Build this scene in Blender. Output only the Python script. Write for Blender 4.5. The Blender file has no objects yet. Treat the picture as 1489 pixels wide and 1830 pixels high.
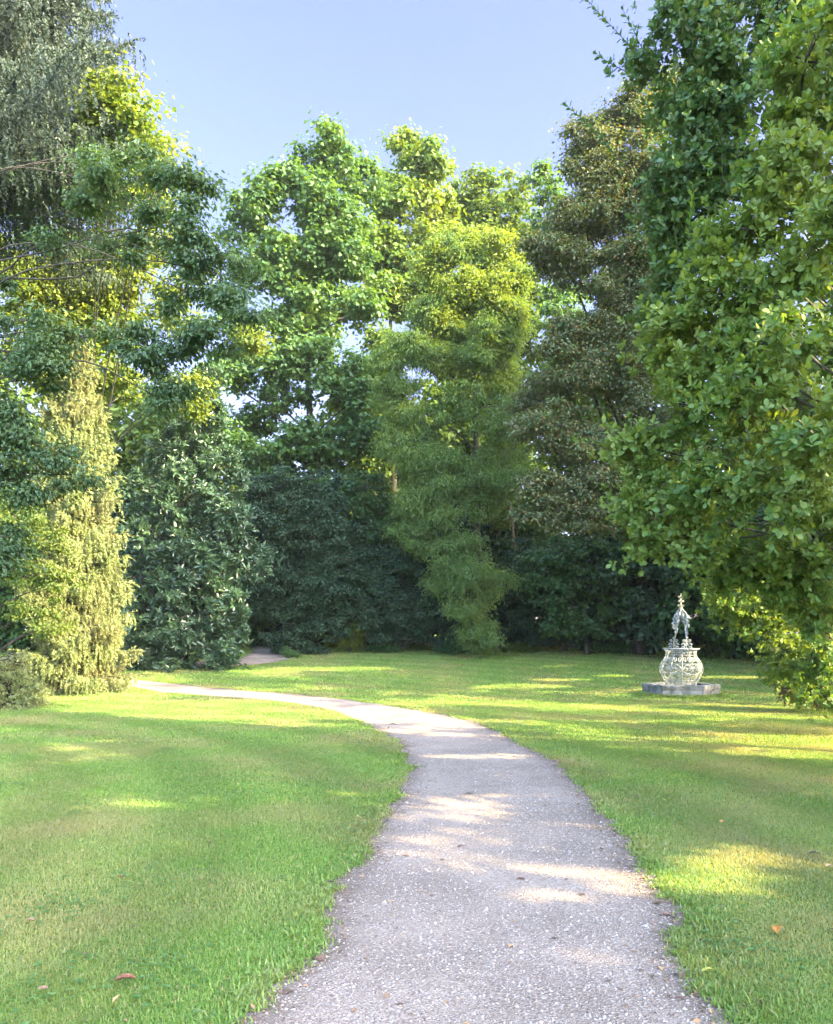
import bpy, math, random
import numpy as np
from mathutils import Vector

# ------------------------------------------------------------------ scene, camera, light
scene = bpy.context.scene
COL = scene.collection
FPX, CX, HZ, EYE = 1400.0, 744.5, 1142.0, 1.6     # focal length in photo pixels, centre column, horizon row, eye height

cam_data = bpy.data.cameras.new("camera")
cam = bpy.data.objects.new("camera", cam_data)
COL.objects.link(cam)
cam.location = (0, 0, EYE)
cam.rotation_euler = (math.radians(90), 0, 0)
cam_data.sensor_fit = 'VERTICAL'
cam_data.sensor_height = 36.0
cam_data.lens = 36.0 * FPX / 1830.0
cam_data.shift_y = (HZ - 915.0) / 1830.0
cam_data.clip_start = 0.05
cam_data.clip_end = 3000
scene.camera = cam

SUN_EL = 27.0          # degrees
SUN_AZ = 118.0         # degrees clockwise from +Y (the view direction): right and a little behind the camera
SUN_STRENGTH = 5.0
SKY_STRENGTH = 0.10
SKY_FILL = 4.6          # added fill: how much the unseen sky overhead and behind is brightened
EXPOSURE = 2.65

world = bpy.data.worlds.new("World")
scene.world = world
world.use_nodes = True
wn = world.node_tree
wn.nodes.clear()
w_out = wn.nodes.new("ShaderNodeOutputWorld")
w_bg = wn.nodes.new("ShaderNodeBackground")
w_sky = wn.nodes.new("ShaderNodeTexSky")
w_sky.sky_type = 'NISHITA'
w_sky.sun_disc = False
w_sky.sun_elevation = math.radians(SUN_EL)
w_sky.sun_rotation = math.radians(SUN_AZ)
w_sky.air_density = 1.0
w_sky.dust_density = 2.0
w_sky.ozone_density = 1.0
w_bg.inputs["Strength"].default_value = SKY_STRENGTH
w_mul = wn.nodes.new("ShaderNodeMix")
w_mul.data_type = 'RGBA'; w_mul.blend_type = 'MULTIPLY'
w_mul.inputs[0].default_value = 1.0
w_mul.inputs[7].default_value = (0.90, 0.755, 0.98, 1)
wn.links.new(w_sky.outputs[0], w_mul.inputs[6])
# evening sky: clear blue ahead; unseen part overhead and behind brightened as added fill
w_tc = wn.nodes.new("ShaderNodeTexCoord")
w_dot = wn.nodes.new("ShaderNodeVectorMath"); w_dot.operation = 'DOT_PRODUCT'
_d = Vector((.15, -.66, .74)).normalized()
w_dot.inputs[1].default_value = _d
wn.links.new(w_tc.outputs["Generated"], w_dot.inputs[0])
w_mr = wn.nodes.new("ShaderNodeMapRange"); w_mr.interpolation_type = 'SMOOTHSTEP'
w_mr.inputs[1].default_value = .10; w_mr.inputs[2].default_value = .95
w_mr.inputs[3].default_value = 0.0; w_mr.inputs[4].default_value = 1.0
wn.links.new(w_dot.outputs["Value"], w_mr.inputs[0])
w_fac = wn.nodes.new("ShaderNodeMix"); w_fac.data_type = 'RGBA'
w_fac.inputs[6].default_value = (1, 1, 1, 1)
w_fac.inputs[7].default_value = (SKY_FILL * 1.02, SKY_FILL * 1.22, SKY_FILL * .98, 1)
wn.links.new(w_mr.outputs[0], w_fac.inputs[0])
w_m2 = wn.nodes.new("ShaderNodeMix"); w_m2.data_type = 'RGBA'; w_m2.blend_type = 'MULTIPLY'; w_m2.inputs[0].default_value = 1.0
wn.links.new(w_mul.outputs[2], w_m2.inputs[6]); wn.links.new(w_fac.outputs[2], w_m2.inputs[7])
wn.links.new(w_m2.outputs[2], w_bg.inputs["Color"])
wn.links.new(w_bg.outputs[0], w_out.inputs["Surface"])

sun_data = bpy.data.lights.new("sun", 'SUN')
sun = bpy.data.objects.new("sun", sun_data)
COL.objects.link(sun)
sun_data.energy = SUN_STRENGTH
sun_data.angle = math.radians(0.53)
sun_data.color = (1.0, 0.83, 0.47)
SUN_DIR = Vector((math.sin(math.radians(SUN_AZ)) * math.cos(math.radians(SUN_EL)),
                  math.cos(math.radians(SUN_AZ)) * math.cos(math.radians(SUN_EL)),
                  math.sin(math.radians(SUN_EL))))
sun.rotation_euler = SUN_DIR.to_track_quat('Z', 'Y').to_euler()
sun.location = SUN_DIR * 80

scene.view_settings.view_transform = 'Standard'
scene.view_settings.look = 'None'
scene.view_settings.exposure = EXPOSURE
scene.view_settings.gamma = 1.0
scene.view_settings.use_curve_mapping = False
cy = scene.cycles
cy.max_bounces = 7
cy.diffuse_bounces = 4
cy.glossy_bounces = 2
cy.transmission_bounces = 4
cy.transparent_max_bounces = 4
cy.caustics_reflective = False
cy.caustics_refractive = False
cy.sample_clamp_indirect = 6.0

# ------------------------------------------------------------------ helpers
def tag(o, label=None, cat=None, group=None, kind=None):
    if label: o["label"] = label
    if cat: o["category"] = cat
    if group: o["group"] = group
    if kind: o["kind"] = kind
    return o

def empty(name, loc):
    o = bpy.data.objects.new(name, None)
    o.empty_display_size = 0.3
    o.location = loc
    COL.objects.link(o)
    return o

def raw_mesh(name, V, loops, totals, mat, parent=None, smooth=False, uv=None):
    """One mesh object from flat arrays; V is given in world space."""
    V = np.asarray(V, dtype=np.float64)
    if parent is not None:
        V = V - np.array(parent.location)
    me = bpy.data.meshes.new(name)
    me.vertices.add(len(V))
    me.vertices.foreach_set("co", V.astype(np.float32).ravel())
    loops = np.asarray(loops, dtype=np.int32).ravel()
    totals = np.asarray(totals, dtype=np.int32).ravel()
    starts = np.zeros(len(totals), dtype=np.int32)
    starts[1:] = np.cumsum(totals)[:-1]
    me.loops.add(len(loops))
    me.loops.foreach_set("vertex_index", loops)
    me.polygons.add(len(totals))
    me.polygons.foreach_set("loop_start", starts)
    try:
        me.polygons.foreach_set("loop_total", totals)
    except Exception:
        pass
    me.polygons.foreach_set("use_smooth", np.full(len(totals), smooth, dtype=bool))
    me.update(calc_edges=True)
    if uv is not None:
        lay = me.uv_layers.new(name="UVMap")
        lay.data.foreach_set("uv", np.asarray(uv, dtype=np.float32)[loops].ravel())
    if mat is not None:
        me.materials.append(mat)
    o = bpy.data.objects.new(name, me)
    COL.objects.link(o)
    if parent is not None:
        o.parent = parent
    return o

class MB:
    """collects polygons and tubes, then links them as ONE mesh object"""
    def __init__(self):
        self.V, self.L, self.T, self.n = [], [], [], 0
    def add(self, V, F):
        V = np.asarray(V, float)
        for f in F:
            self.L.append(np.asarray(f, np.int32) + self.n)
            self.T.append(len(f))
        self.V.append(V); self.n += len(V)
    def grid(self, V, quads):
        self.V.append(V)
        self.L.append((quads + self.n).ravel())
        self.T.extend([4] * len(quads)); self.n += len(V)
    def tube(self, P, R, sides=6, cap=True):
        P = np.asarray(P, float); R = np.broadcast_to(np.asarray(R, float), (len(P),))
        n = len(P)
        T = np.gradient(P, axis=0)
        T /= (np.linalg.norm(T, axis=1)[:, None] + 1e-9)
        ref = np.array([0.0, 0.0, 1.0]) if abs(T[:, 2]).mean() < 0.8 else np.array([1.0, 0.0, 0.0])
        A = np.cross(T, ref); A /= (np.linalg.norm(A, axis=1)[:, None] + 1e-9)
        B = np.cross(T, A)
        a = np.linspace(0, 2 * math.pi, sides, endpoint=False)
        V = P[:, None, :] + R[:, None, None] * (np.cos(a)[None, :, None] * A[:, None, :] + np.sin(a)[None, :, None] * B[:, None, :])
        i = np.arange(n - 1)[:, None] * sides
        j = np.arange(sides)[None, :]
        k = (j + 1) % sides
        q = np.stack([i + j, i + k, i + sides + k, i + sides + j], -1).reshape(-1, 4)
        base = self.n
        self.grid(V.reshape(-1, 3), q)
        if cap:
            self.L.append(base + np.arange(sides)[::-1]); self.T.append(sides)
            self.L.append(base + (n - 1) * sides + np.arange(sides)); self.T.append(sides)
    def build(self, name, mat, parent=None, smooth=True):
        return raw_mesh(name, np.concatenate(self.V), np.concatenate([np.ravel(x) for x in self.L]), self.T, mat, parent, smooth)

def bez(p0, p1, p2, n=6):
    t = np.linspace(0, 1, n)[:, None]
    p0, p1, p2 = map(np.asarray, (p0, p1, p2))
    return (1 - t) ** 2 * p0 + 2 * t * (1 - t) * p1 + t * t * p2

_gk = np.array([[-50, 0], [22, 0], [25, .10], [28, .34], [32, .68], [36, 1.0], [45, 1.45], [60, 1.9], [100, 2.3], [900, 2.5]])
_gy = np.arange(-60, 900, .25)
_gz = np.interp(_gy, _gk[:, 0], _gk[:, 1])
_gz = np.convolve(np.pad(_gz, 8, mode='edge'), np.ones(17) / 17, mode='valid')
def gz(x, y):
    return np.interp(y, _gy, _gz)

def W(px, py, d):
    """photo pixel at distance d -> world point"""
    return np.array([(px - CX) / FPX * d, d, EYE + (HZ - py) / FPX * d])
def G(px, py):
    """photo pixel on the flat near lawn -> world point"""
    d = FPX * EYE / (py - HZ)
    return np.array([(px - CX) / FPX * d, d, 0.0])

def norm(v):
    return v / (np.linalg.norm(v, axis=-1, keepdims=True) + 1e-9)
def rdir(rng, n):
    return norm(rng.normal(size=(n, 3)))

# leaf outlines: (along, across, up) and faces
TEMPL = {
    'diamond': (np.array([[0, 0, 0], [.45, .5, .10], [1, 0, -.04], [.45, -.5, .10]]), [(0, 1, 2), (0, 2, 3)]),
    'kite': (np.array([[0, 0, 0], [.35, .5, .06], [.75, .34, .03], [1, 0, -.10], [.75, -.34, .03], [.35, -.5, .06]]), [(0, 1, 2, 3), (0, 3, 4, 5)]),
    'maple': (np.array([[0, 0, 0], [.15, .5, .05], [.55, .36, .04], [1, 0, -.08], [.55, -.36, .04], [.15, -.5, .05]]), [(0, 1, 2, 3), (0, 3, 4, 5)]),
    'oval': (np.array([[0, 0, 0], [.3, .36, .07], [.62, .5, .08], [.88, .3, .03], [1, 0, -.06], [.88, -.3, .03], [.62, -.5, .08], [.3, -.36, .07],
                       [.45, 0, .0]]), [(0, 1, 2, 8), (8, 2, 3, 4), (8, 4, 5, 6), (0, 8, 6, 7)]),
    'needle': (np.array([[0, .5, 0], [1, 0, 0], [0, -.5, 0]]), [(0, 1, 2)]),
}
def leaves(name, P, D, N, L, Wd, templ, mat, parent, smooth=False):
    tv, tf = TEMPL[templ]
    n, k = len(P), len(tv)
    D = norm(D)
    S = norm(np.cross(D, N))
    N = np.cross(S, D)
    L = np.broadcast_to(np.asarray(L, float), (n,)); Wd = np.broadcast_to(np.asarray(Wd, float), (n,))
    V = (P[:, None, :] + (L[:, None] * tv[None, :, 0])[..., None] * D[:, None, :]
         + (Wd[:, None] * tv[None, :, 1])[..., None] * S[:, None, :]
         + (L[:, None] * tv[None, :, 2])[..., None] * N[:, None, :]).reshape(-1, 3)
    fl = np.concatenate([np.array(f) for f in tf]); ft = np.array([len(f) for f in tf])
    loops = (np.arange(n)[:, None] * k + fl[None, :]).ravel()
    totals = np.tile(ft, n)
    return raw_mesh(name, V, loops, totals, mat, parent, smooth)

# ------------------------------------------------------------------ materials
def new_mat(name):
    m = bpy.data.materials.new(name); m.use_nodes = True
    m.node_tree.nodes.clear()
    return m, m.node_tree.nodes, m.node_tree.links

def ramp(nodes, stops):
    r = nodes.new("ShaderNodeValToRGB")
    e = r.color_ramp.elements
    while len(e) < len(stops): e.new(0.5)
    for el, (p, c) in zip(e, stops):
        el.position = p; el.color = (*c, 1)
    return r

def noise_at(nodes, links, scale, detail=3.0, src=None):
    nz = nodes.new("ShaderNodeTexNoise"); nz.inputs["Scale"].default_value = scale; nz.inputs["Detail"].default_value = detail
    if src is None:
        g = nodes.new("ShaderNodeNewGeometry"); src = g.outputs["Position"]
    links.new(src, nz.inputs["Vector"])
    return nz

def mix_rgb(nodes, links, fac, a, b, mode='MIX'):
    m = nodes.new("ShaderNodeMix"); m.data_type = 'RGBA'; m.blend_type = mode
    for sock, v in ((m.inputs[0], fac), (m.inputs[6], a), (m.inputs[7], b)):
        if isinstance(v, (int, float)): sock.default_value = v
        elif isinstance(v, tuple): sock.default_value = (*v, 1)
        else: links.new(v, sock)
    return m.outputs[2]

def leaf_mat(name, cols, alt, trans=(1.6, 1.42, 0.42), rough=.5, tmix=.42, spec=.4, alt_scale=.45):
    """leaf: colour differs leaf by leaf, and spray by spray towards `alt`; light shines through"""
    m, nd, lk = new_mat(name)
    geo = nd.new("ShaderNodeNewGeometry")
    k = len(cols)
    r = ramp(nd, [(i / max(1, k - 1), c) for i, c in enumerate(cols)])
    lk.new(geo.outputs["Random Per Island"], r.inputs[0])
    nz = noise_at(nd, lk, alt_scale, 2.0, geo.outputs["Position"])
    f = nd.new("ShaderNodeMapRange"); f.inputs[1].default_value = .42; f.inputs[2].default_value = .72
    lk.new(nz.outputs[0], f.inputs[0])
    c = mix_rgb(nd, lk, f.outputs[0], r.outputs[0], alt)
    tc = mix_rgb(nd, lk, 1.0, c, trans, 'MULTIPLY')
    b = nd.new("ShaderNodeBsdfPrincipled"); lk.new(c, b.inputs["Base Color"])
    b.inputs["Roughness"].default_value = rough; b.inputs["Specular IOR Level"].default_value = spec
    t = nd.new("ShaderNodeBsdfTranslucent"); lk.new(tc, t.inputs["Color"])
    ms = nd.new("ShaderNodeMixShader"); ms.inputs[0].default_value = tmix
    o = nd.new("ShaderNodeOutputMaterial")
    lk.new(b.outputs[0], ms.inputs[1]); lk.new(t.outputs[0], ms.inputs[2]); lk.new(ms.outputs[0], o.inputs[0])
    return m

def plain_mat(name, c1, c2, scale=8.0, rough=.8, bump=.3, detail=6.0, metallic=0.0, bscale=None):
    m, nd, lk = new_mat(name)
    nz = noise_at(nd, lk, scale, detail)
    r = ramp(nd, [(.35, c1), (.65, c2)])
    lk.new(nz.outputs[0], r.inputs[0])
    b = nd.new("ShaderNodeBsdfPrincipled"); lk.new(r.outputs[0], b.inputs["Base Color"])
    b.inputs["Roughness"].default_value = rough; b.inputs["Metallic"].default_value = metallic
    if bump:
        n2 = noise_at(nd, lk, bscale or scale * 3, detail)
        bp = nd.new("ShaderNodeBump"); bp.inputs["Strength"].default_value = bump; bp.inputs["Distance"].default_value = .02
        lk.new(n2.outputs[0], bp.inputs["Height"]); lk.new(bp.outputs[0], b.inputs["Normal"])
    o = nd.new("ShaderNodeOutputMaterial"); lk.new(b.outputs[0], o.inputs[0])
    return m

M = {}
M['maple'] = leaf_mat("maple_leaf", [(.048, .115, .050), (.070, .15, .05), (.105, .185, .045)], (.10, .18, .04))
M['maple_warm'] = leaf_mat("maple_leaf_warm", [(.065, .14, .04), (.10, .18, .04), (.15, .22, .035)], (.16, .21, .035))
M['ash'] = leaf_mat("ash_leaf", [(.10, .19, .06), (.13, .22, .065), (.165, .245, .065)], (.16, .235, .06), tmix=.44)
M['golden'] = leaf_mat('golden_ash_leaf', [(.13, .215, .045), (.18, .255, .045), (.25, .28, .045)], (.19, .26, .05), tmix=.46)  # yellower leaves; sunlight on the ash top is partly put into the colour
M['beech'] = leaf_mat("beech_leaf", [(.062, .125, .055), (.085, .145, .06), (.115, .14, .06), (.18, .115, .05)], (.11, .13, .06))
M['shade_tree'] = leaf_mat("hornbeam_leaf", [(.045, .095, .055), (.06, .115, .06), (.085, .14, .055)], (.07, .125, .05))
M['lime'] = leaf_mat("yellow_green_leaf", [(.10, .17, .03), (.135, .20, .03), (.18, .22, .035)], (.165, .20, .03), tmix=.45)
M['lime_green'] = leaf_mat('light_green_leaf', [(.06, .125, .035), (.10, .16, .035), (.16, .19, .035)], (.15, .18, .03), tmix=.45)
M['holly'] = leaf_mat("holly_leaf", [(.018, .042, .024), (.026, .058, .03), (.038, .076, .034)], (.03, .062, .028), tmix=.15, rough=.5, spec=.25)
M['green_bush'] = leaf_mat("bush_leaf", [(.035, .095, .035), (.05, .12, .04), (.075, .15, .04)], (.07, .13, .035))
M['magnolia'] = leaf_mat("evergreen_magnolia_leaf", [(.040, .075, .035), (.042, .092, .046), (.065, .11, .05)], (.045, .09, .046), rough=.28, tmix=.18, spec=.6)
M['right_dark'] = leaf_mat("glossy_leaf", [(.042, .10, .042), (.06, .13, .046), (.095, .16, .05), (.13, .15, .05)], (.085, .15, .045), rough=.42, tmix=.3, spec=.4, alt_scale=.8)
M['right_light'] = leaf_mat("young_leaf", [(.068, .15, .042), (.098, .188, .048), (.14, .218, .05), (.175, .215, .05)], (.16, .215, .045), rough=.5, tmix=.42, alt_scale=.8)
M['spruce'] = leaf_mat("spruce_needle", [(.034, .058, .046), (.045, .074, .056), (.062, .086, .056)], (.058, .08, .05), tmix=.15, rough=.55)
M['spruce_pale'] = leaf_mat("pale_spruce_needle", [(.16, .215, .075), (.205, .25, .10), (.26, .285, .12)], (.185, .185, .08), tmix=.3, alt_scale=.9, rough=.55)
M['wood_far'] = leaf_mat("woodland_leaf", [(.06, .12, .03), (.09, .16, .03), (.13, .19, .03)], (.12, .17, .03), tmix=.45)
M['red_bush'] = leaf_mat("reddish_bush_leaf", [(.06, .10, .03), (.10, .11, .035), (.14, .08, .035)], (.13, .09, .03))
M['bark'] = plain_mat("bark", (.022, .018, .014), (.06, .05, .038), 9, .9, .8)
M['bark_grey'] = plain_mat("grey_bark", (.04, .036, .03), (.10, .09, .075), 9, .9, .8)
M['bark_red'] = plain_mat("reddish_bark", (.10, .06, .04), (.20, .13, .09), 9, .9, .8)
M['stone'] = plain_mat("weathered_stone", (.06, .068, .056), (.21, .205, .19), 5, .9, .8, 9)
M['stone_in'] = plain_mat("dark_wet_stone", (.10, .10, .10), (.20, .20, .19), 8, .9, .5, 8)
M['brick_core'] = plain_mat("broken_brown_core", (.10, .06, .04), (.24, .15, .10), 14, .95, 1.0, 8)
M['iron_white'] = plain_mat("white_painted_iron", (.17, .185, .17), (.35, .355, .325), 16, .55, .2)
M['iron_gold'] = plain_mat("weathered_gilt_iron", (.28, .27, .21), (.46, .45, .38), 16, .5, .2)  # white paint with the warm sunlight on the finial put into its colour

# ------------------------------------------------------------------ ground, paths
def grid_lines(lo, hi, fine_lo, fine_hi, step):
    mid = np.arange(fine_lo, fine_hi + 1e-6, step)
    up, x, s = [], fine_hi, step
    while x < hi: s *= 1.35; x += s; up.append(min(x, hi))
    dn, x, s = [], fine_lo, step
    while x > lo: s *= 1.35; x -= s; dn.append(max(x, lo))
    return np.array(dn[::-1] + list(mid) + up)

def mow_bands(nd, lk, pos):
    """faint stripes left by the mower, following the bend of the lawn"""
    d = nd.new("ShaderNodeVectorMath"); d.operation = 'DISTANCE'; lk.new(pos, d.inputs[0]); d.inputs[1].default_value = (-14, 4, 0)
    s_ = nd.new("ShaderNodeMath"); s_.operation = 'MULTIPLY'; lk.new(d.outputs["Value"], s_.inputs[0]); s_.inputs[1].default_value = 4.4
    c_ = nd.new("ShaderNodeMath"); c_.operation = 'SINE'; lk.new(s_.outputs[0], c_.inputs[0])
    mr = nd.new("ShaderNodeMapRange"); mr.inputs[1].default_value = -.6; mr.inputs[2].default_value = .6; mr.inputs[3].default_value = .90; mr.inputs[4].default_value = 1.08
    lk.new(c_.outputs[0], mr.inputs[0])
    cc = nd.new("ShaderNodeCombineColor")
    for k in range(3): lk.new(mr.outputs[0], cc.inputs[k])
    return cc.outputs[0]

def ground_mat():
    m, nd, lk = new_mat("lawn_ground")
    big = noise_at(nd, lk, .35, 4)
    sml = noise_at(nd, lk, 14, 5)
    c1 = ramp(nd, [(.38, (.12, .21, .045)), (.56, (.155, .235, .055)), (.68, (.23, .23, .10))]); lk.new(big.outputs[0], c1.inputs[0])
    c2 = ramp(nd, [(.3, (.55, .6, .5)), (.7, (1.15, 1.15, 1.0))]); lk.new(sml.outputs[0], c2.inputs[0])
    c = mix_rgb(nd, lk, 1.0, c1.outputs[0], c2.outputs[0], 'MULTIPLY')
    b = nd.new("ShaderNodeBsdfPrincipled"); lk.new(c, b.inputs["Base Color"]); b.inputs["Roughness"].default_value = .95
    b.inputs["Specular IOR Level"].default_value = .1
    fine = noise_at(nd, lk, 40, 4)
    bp = nd.new("ShaderNodeBump"); bp.inputs["Strength"].default_value = .9; bp.inputs["Distance"].default_value = .04
    lk.new(fine.outputs[0], bp.inputs["Height"]); lk.new(bp.outputs[0], b.inputs["Normal"])
    o = nd.new("ShaderNodeOutputMaterial"); lk.new(b.outputs[0], o.inputs[0])
    return m

gxs = grid_lines(-400, 400, -26, 26, .5); gys = grid_lines(-200, 500, -2, 60, .25)
XX, YY = np.meshgrid(gxs, gys)
Vg = np.stack([XX, YY, gz(XX, YY)], -1).reshape(-1, 3)
nx, ny = len(gxs), len(gys)
ii, jj = np.meshgrid(np.arange(ny - 1), np.arange(nx - 1), indexing='ij')
q = np.stack([ii * nx + jj, ii * nx + jj + 1, (ii + 1) * nx + jj + 1, (ii + 1) * nx + jj], -1).reshape(-1, 4)
tag(raw_mesh("ground", Vg, q, np.full(len(q), 4), ground_mat(), None, True), kind="structure")

def catmull(P, per=10):
    P = np.asarray(P, float); P = np.vstack([2 * P[0] - P[1], P, 2 * P[-1] - P[-2]])
    out = []
    for i in range(1, len(P) - 2):
        t = np.linspace(0, 1, per, endpoint=False)[:, None]
        p0, p1, p2, p3 = P[i - 1], P[i], P[i + 1], P[i + 2]
        out.append(.5 * ((2 * p1) + (-p0 + p2) * t + (2 * p0 - 5 * p1 + 4 * p2 - p3) * t ** 2 + (-p0 + 3 * p1 - 3 * p2 + p3) * t ** 3))
    out.append(P[-2][None])
    return np.concatenate(out)

left_px = [(430, 1830), (545, 1720), (600, 1580), (680, 1490), (722, 1400), (727, 1360), (717, 1335), (685, 1310), (635, 1287), (575, 1267), (480, 1253), (400, 1247.5), (300, 1240.5), (200, 1230.5)]
right_px = [(1280, 1830), (1245, 1720), (1222, 1620), (1110, 1490), (1020, 1385), (960, 1345), (900, 1312), (830, 1285), (740, 1268), (650, 1255), (560, 1244.5), (450, 1238), (350, 1232.5), (200, 1224)]
lw = [(-1.1, -6), (-1.0, 0)] + [(G(*p)[0] - .05, G(*p)[1]) for p in left_px] + [(-14, 28.0), (-22, 30.5), (-34, 33)]
rw = [(.9, -6), (1.05, 0)] + [tuple(G(*p)[:2]) for p in right_px] + [(-14.3, 30), (-22.3, 32.5), (-34, 35)]
def resample(P, n):
    s = np.concatenate([[0], np.cumsum(np.linalg.norm(np.diff(P, axis=0), axis=1))]); s /= s[-1]
    t = np.linspace(0, 1, n)
    return np.stack([np.interp(t, s, P[:, k]) for k in range(2)], 1)
NP_ = 420
Lc = resample(catmull(lw), NP_); Rc = resample(catmull(rw), NP_)
rg = np.random.default_rng(3)
def wob(n, amp, k):
    a = np.convolve(rg.normal(size=n + k), np.ones(k) / k, 'valid')[:n]
    return amp * a / (a.std() + 1e-9)
across = norm(Rc - Lc)
Lc = Lc + across * (wob(NP_, .035, 3) + wob(NP_, .03, 12))[:, None]
Rc = Rc + across * (wob(NP_, .035, 3) + wob(NP_, .03, 12))[:, None]

def path_mat(name, dirt=.10):
    m, nd, lk = new_mat(name)
    v = nd.new("ShaderNodeTexVoronoi"); v.inputs["Scale"].default_value = 105
    g = nd.new("ShaderNodeNewGeometry"); lk.new(g.outputs["Position"], v.inputs["Vector"])
    stone = ramp(nd, [(0, (.21, .165, .13)), (.35, (.295, .238, .190)), (.75, (.34, .28, .228)), (1, (.40, .34, .28))])
    sx = nd.new("ShaderNodeSeparateXYZ"); lk.new(v.outputs["Color"], sx.inputs[0]); lk.new(sx.outputs[0], stone.inputs[0])
    big = noise_at(nd, lk, 1.1, 5)
    r2 = ramp(nd, [(.35, (.76, .74, .71)), (.62, (1.04, 1.02, .98))]); lk.new(big.outputs[0], r2.inputs[0])
    c = mix_rgb(nd, lk, 1.0, stone.outputs[0], r2.outputs[0], 'MULTIPLY')
    # soil and leaf crumbs gather along both edges
    uv = nd.new("ShaderNodeUVMap"); s2 = nd.new("ShaderNodeSeparateXYZ"); lk.new(uv.outputs[0], s2.inputs[0])
    ab = nd.new("ShaderNodeMath"); ab.operation = 'SUBTRACT'; lk.new(s2.outputs[0], ab.inputs[0]); ab.inputs[1].default_value = .5
    ab2 = nd.new("ShaderNodeMath"); ab2.operation = 'ABSOLUTE'; lk.new(ab.outputs[0], ab2.inputs[0])
    en = noise_at(nd, lk, 6, 6)
    ad = nd.new("ShaderNodeMath"); ad.operation = 'MULTIPLY_ADD'; lk.new(en.outputs[0], ad.inputs[0]); ad.inputs[1].default_value = .16; lk.new(ab2.outputs[0], ad.inputs[2])
    mr = nd.new("ShaderNodeMapRange"); mr.inputs[1].default_value = .44; mr.inputs[2].default_value = .59; mr.inputs[4].default_value = .85
    lk.new(ad.outputs[0], mr.inputs[0])
    c = mix_rgb(nd, lk, mr.outputs[0], c, (.12, .09, .065))
    b = nd.new("ShaderNodeBsdfPrincipled"); lk.new(c, b.inputs["Base Color"]); b.inputs["Roughness"].default_value = .95; b.inputs["Specular IOR Level"].default_value = .15
    bp = nd.new("ShaderNodeBump"); bp.inputs["Strength"].default_value = .8; bp.inputs["Distance"].default_value = .012
    lk.new(v.outputs["Distance"], bp.inputs["Height"]); lk.new(bp.outputs[0], b.inputs["Normal"])
    o = nd.new("ShaderNodeOutputMaterial"); lk.new(b.outputs[0], o.inputs[0])
    return m

def strip(name, Lc, Rc, mat, lift, m=9):
    n = len(Lc)
    t = np.linspace(0, 1, m)
    P = Lc[:, None, :] * (1 - t)[None, :, None] + Rc[:, None, :] * t[None, :, None]
    z = gz(P[..., 0], P[..., 1]) + lift
    V = np.concatenate([P, z[..., None]], -1).reshape(-1, 3)
    U = np.stack(np.broadcast_arrays(t[None, :], np.linspace(0, 1, n)[:, None]), -1).reshape(-1, 2)
    i, j = np.meshgrid(np.arange(n - 1), np.arange(m - 1), indexing='ij')
    q = np.stack([i * m + j, i * m + j + 1, (i + 1) * m + j + 1, (i + 1) * m + j], -1).reshape(-1, 4)
    return tag(raw_mesh(name, V, q, np.full(len(q), 4), mat, None, True, U), kind="structure")
PM = path_mat("gravel")
strip("path", Lc, Rc, PM, .008)
side_c = resample(catmull([(-18, 31.0), (-13, 31.0), (-9.6, 31.0), (-7.5, 31.3), (-6.5, 32.3), (-6.4, 34.5), (-6.9, 38), (-8, 43), (-11, 50)]), 120)
tn = norm(np.gradient(side_c, axis=0)); nn = np.stack([tn[:, 1], -tn[:, 0]], 1)
S_L = side_c - nn * (1.05 + wob(120, .06, 4))[:, None]; S_R = side_c + nn * (1.05 + wob(120, .06, 4))[:, None]
strip("woodland_path", S_L, S_R, PM, .010, 5)

def in_poly(x, y, poly):
    inside = np.zeros(len(x), bool)
    n = len(poly)
    for i in range(n):
        x0, y0 = poly[i]; x1, y1 = poly[(i + 1) % n]
        if y0 == y1: continue
        c = (y0 > y) != (y1 > y)
        if not c.any(): continue
        inside ^= c & (x < (x1 - x0) * (y - y0) / (y1 - y0) + x0)
    return inside
POLY = np.vstack([Lc[::2], Rc[::-1][::2]])
POLY2 = np.vstack([S_L[::2], S_R[::-1][::2]])

# ------------------------------------------------------------------ grass (stuff)
def grass_mat():
    m, nd, lk = new_mat("grass_blade")
    geo = nd.new("ShaderNodeNewGeometry")
    r = ramp(nd, [(0, (.125, .235, .055)), (.5, (.165, .285, .065)), (.85, (.21, .31, .08)), (1, (.36, .34, .18))]); lk.new(geo.outputs["Random Per Island"], r.inputs[0])
    big = noise_at(nd, lk, .55, 4, geo.outputs["Position"])
    f = nd.new("ShaderNodeMapRange"); f.inputs[1].default_value = .44; f.inputs[2].default_value = .66; f.inputs[4].default_value = .78; lk.new(big.outputs[0], f.inputs[0])
    c = mix_rgb(nd, lk, f.outputs[0], r.outputs[0], (.31, .29, .14))
    c = mix_rgb(nd, lk, 1.0, c, mow_bands(nd, lk, geo.outputs['Position']), 'MULTIPLY')
    tc = mix_rgb(nd, lk, 1.0, c, (2.2, 1.5, .36), 'MULTIPLY')
    b = nd.new("ShaderNodeBsdfPrincipled"); lk.new(c, b.inputs["Base Color"]); b.inputs["Roughness"].default_value = .5; b.inputs["Specular IOR Level"].default_value = .25
    t = nd.new("ShaderNodeBsdfTranslucent"); lk.new(tc, t.inputs["Color"])
    ms = nd.new("ShaderNodeMixShader"); ms.inputs[0].default_value = .4
    o = nd.new("ShaderNodeOutputMaterial"); lk.new(b.outputs[0], ms.inputs[1]); lk.new(t.outputs[0], ms.inputs[2]); lk.new(ms.outputs[0], o.inputs[0])
    return m
M['grass'] = grass_mat()

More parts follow.
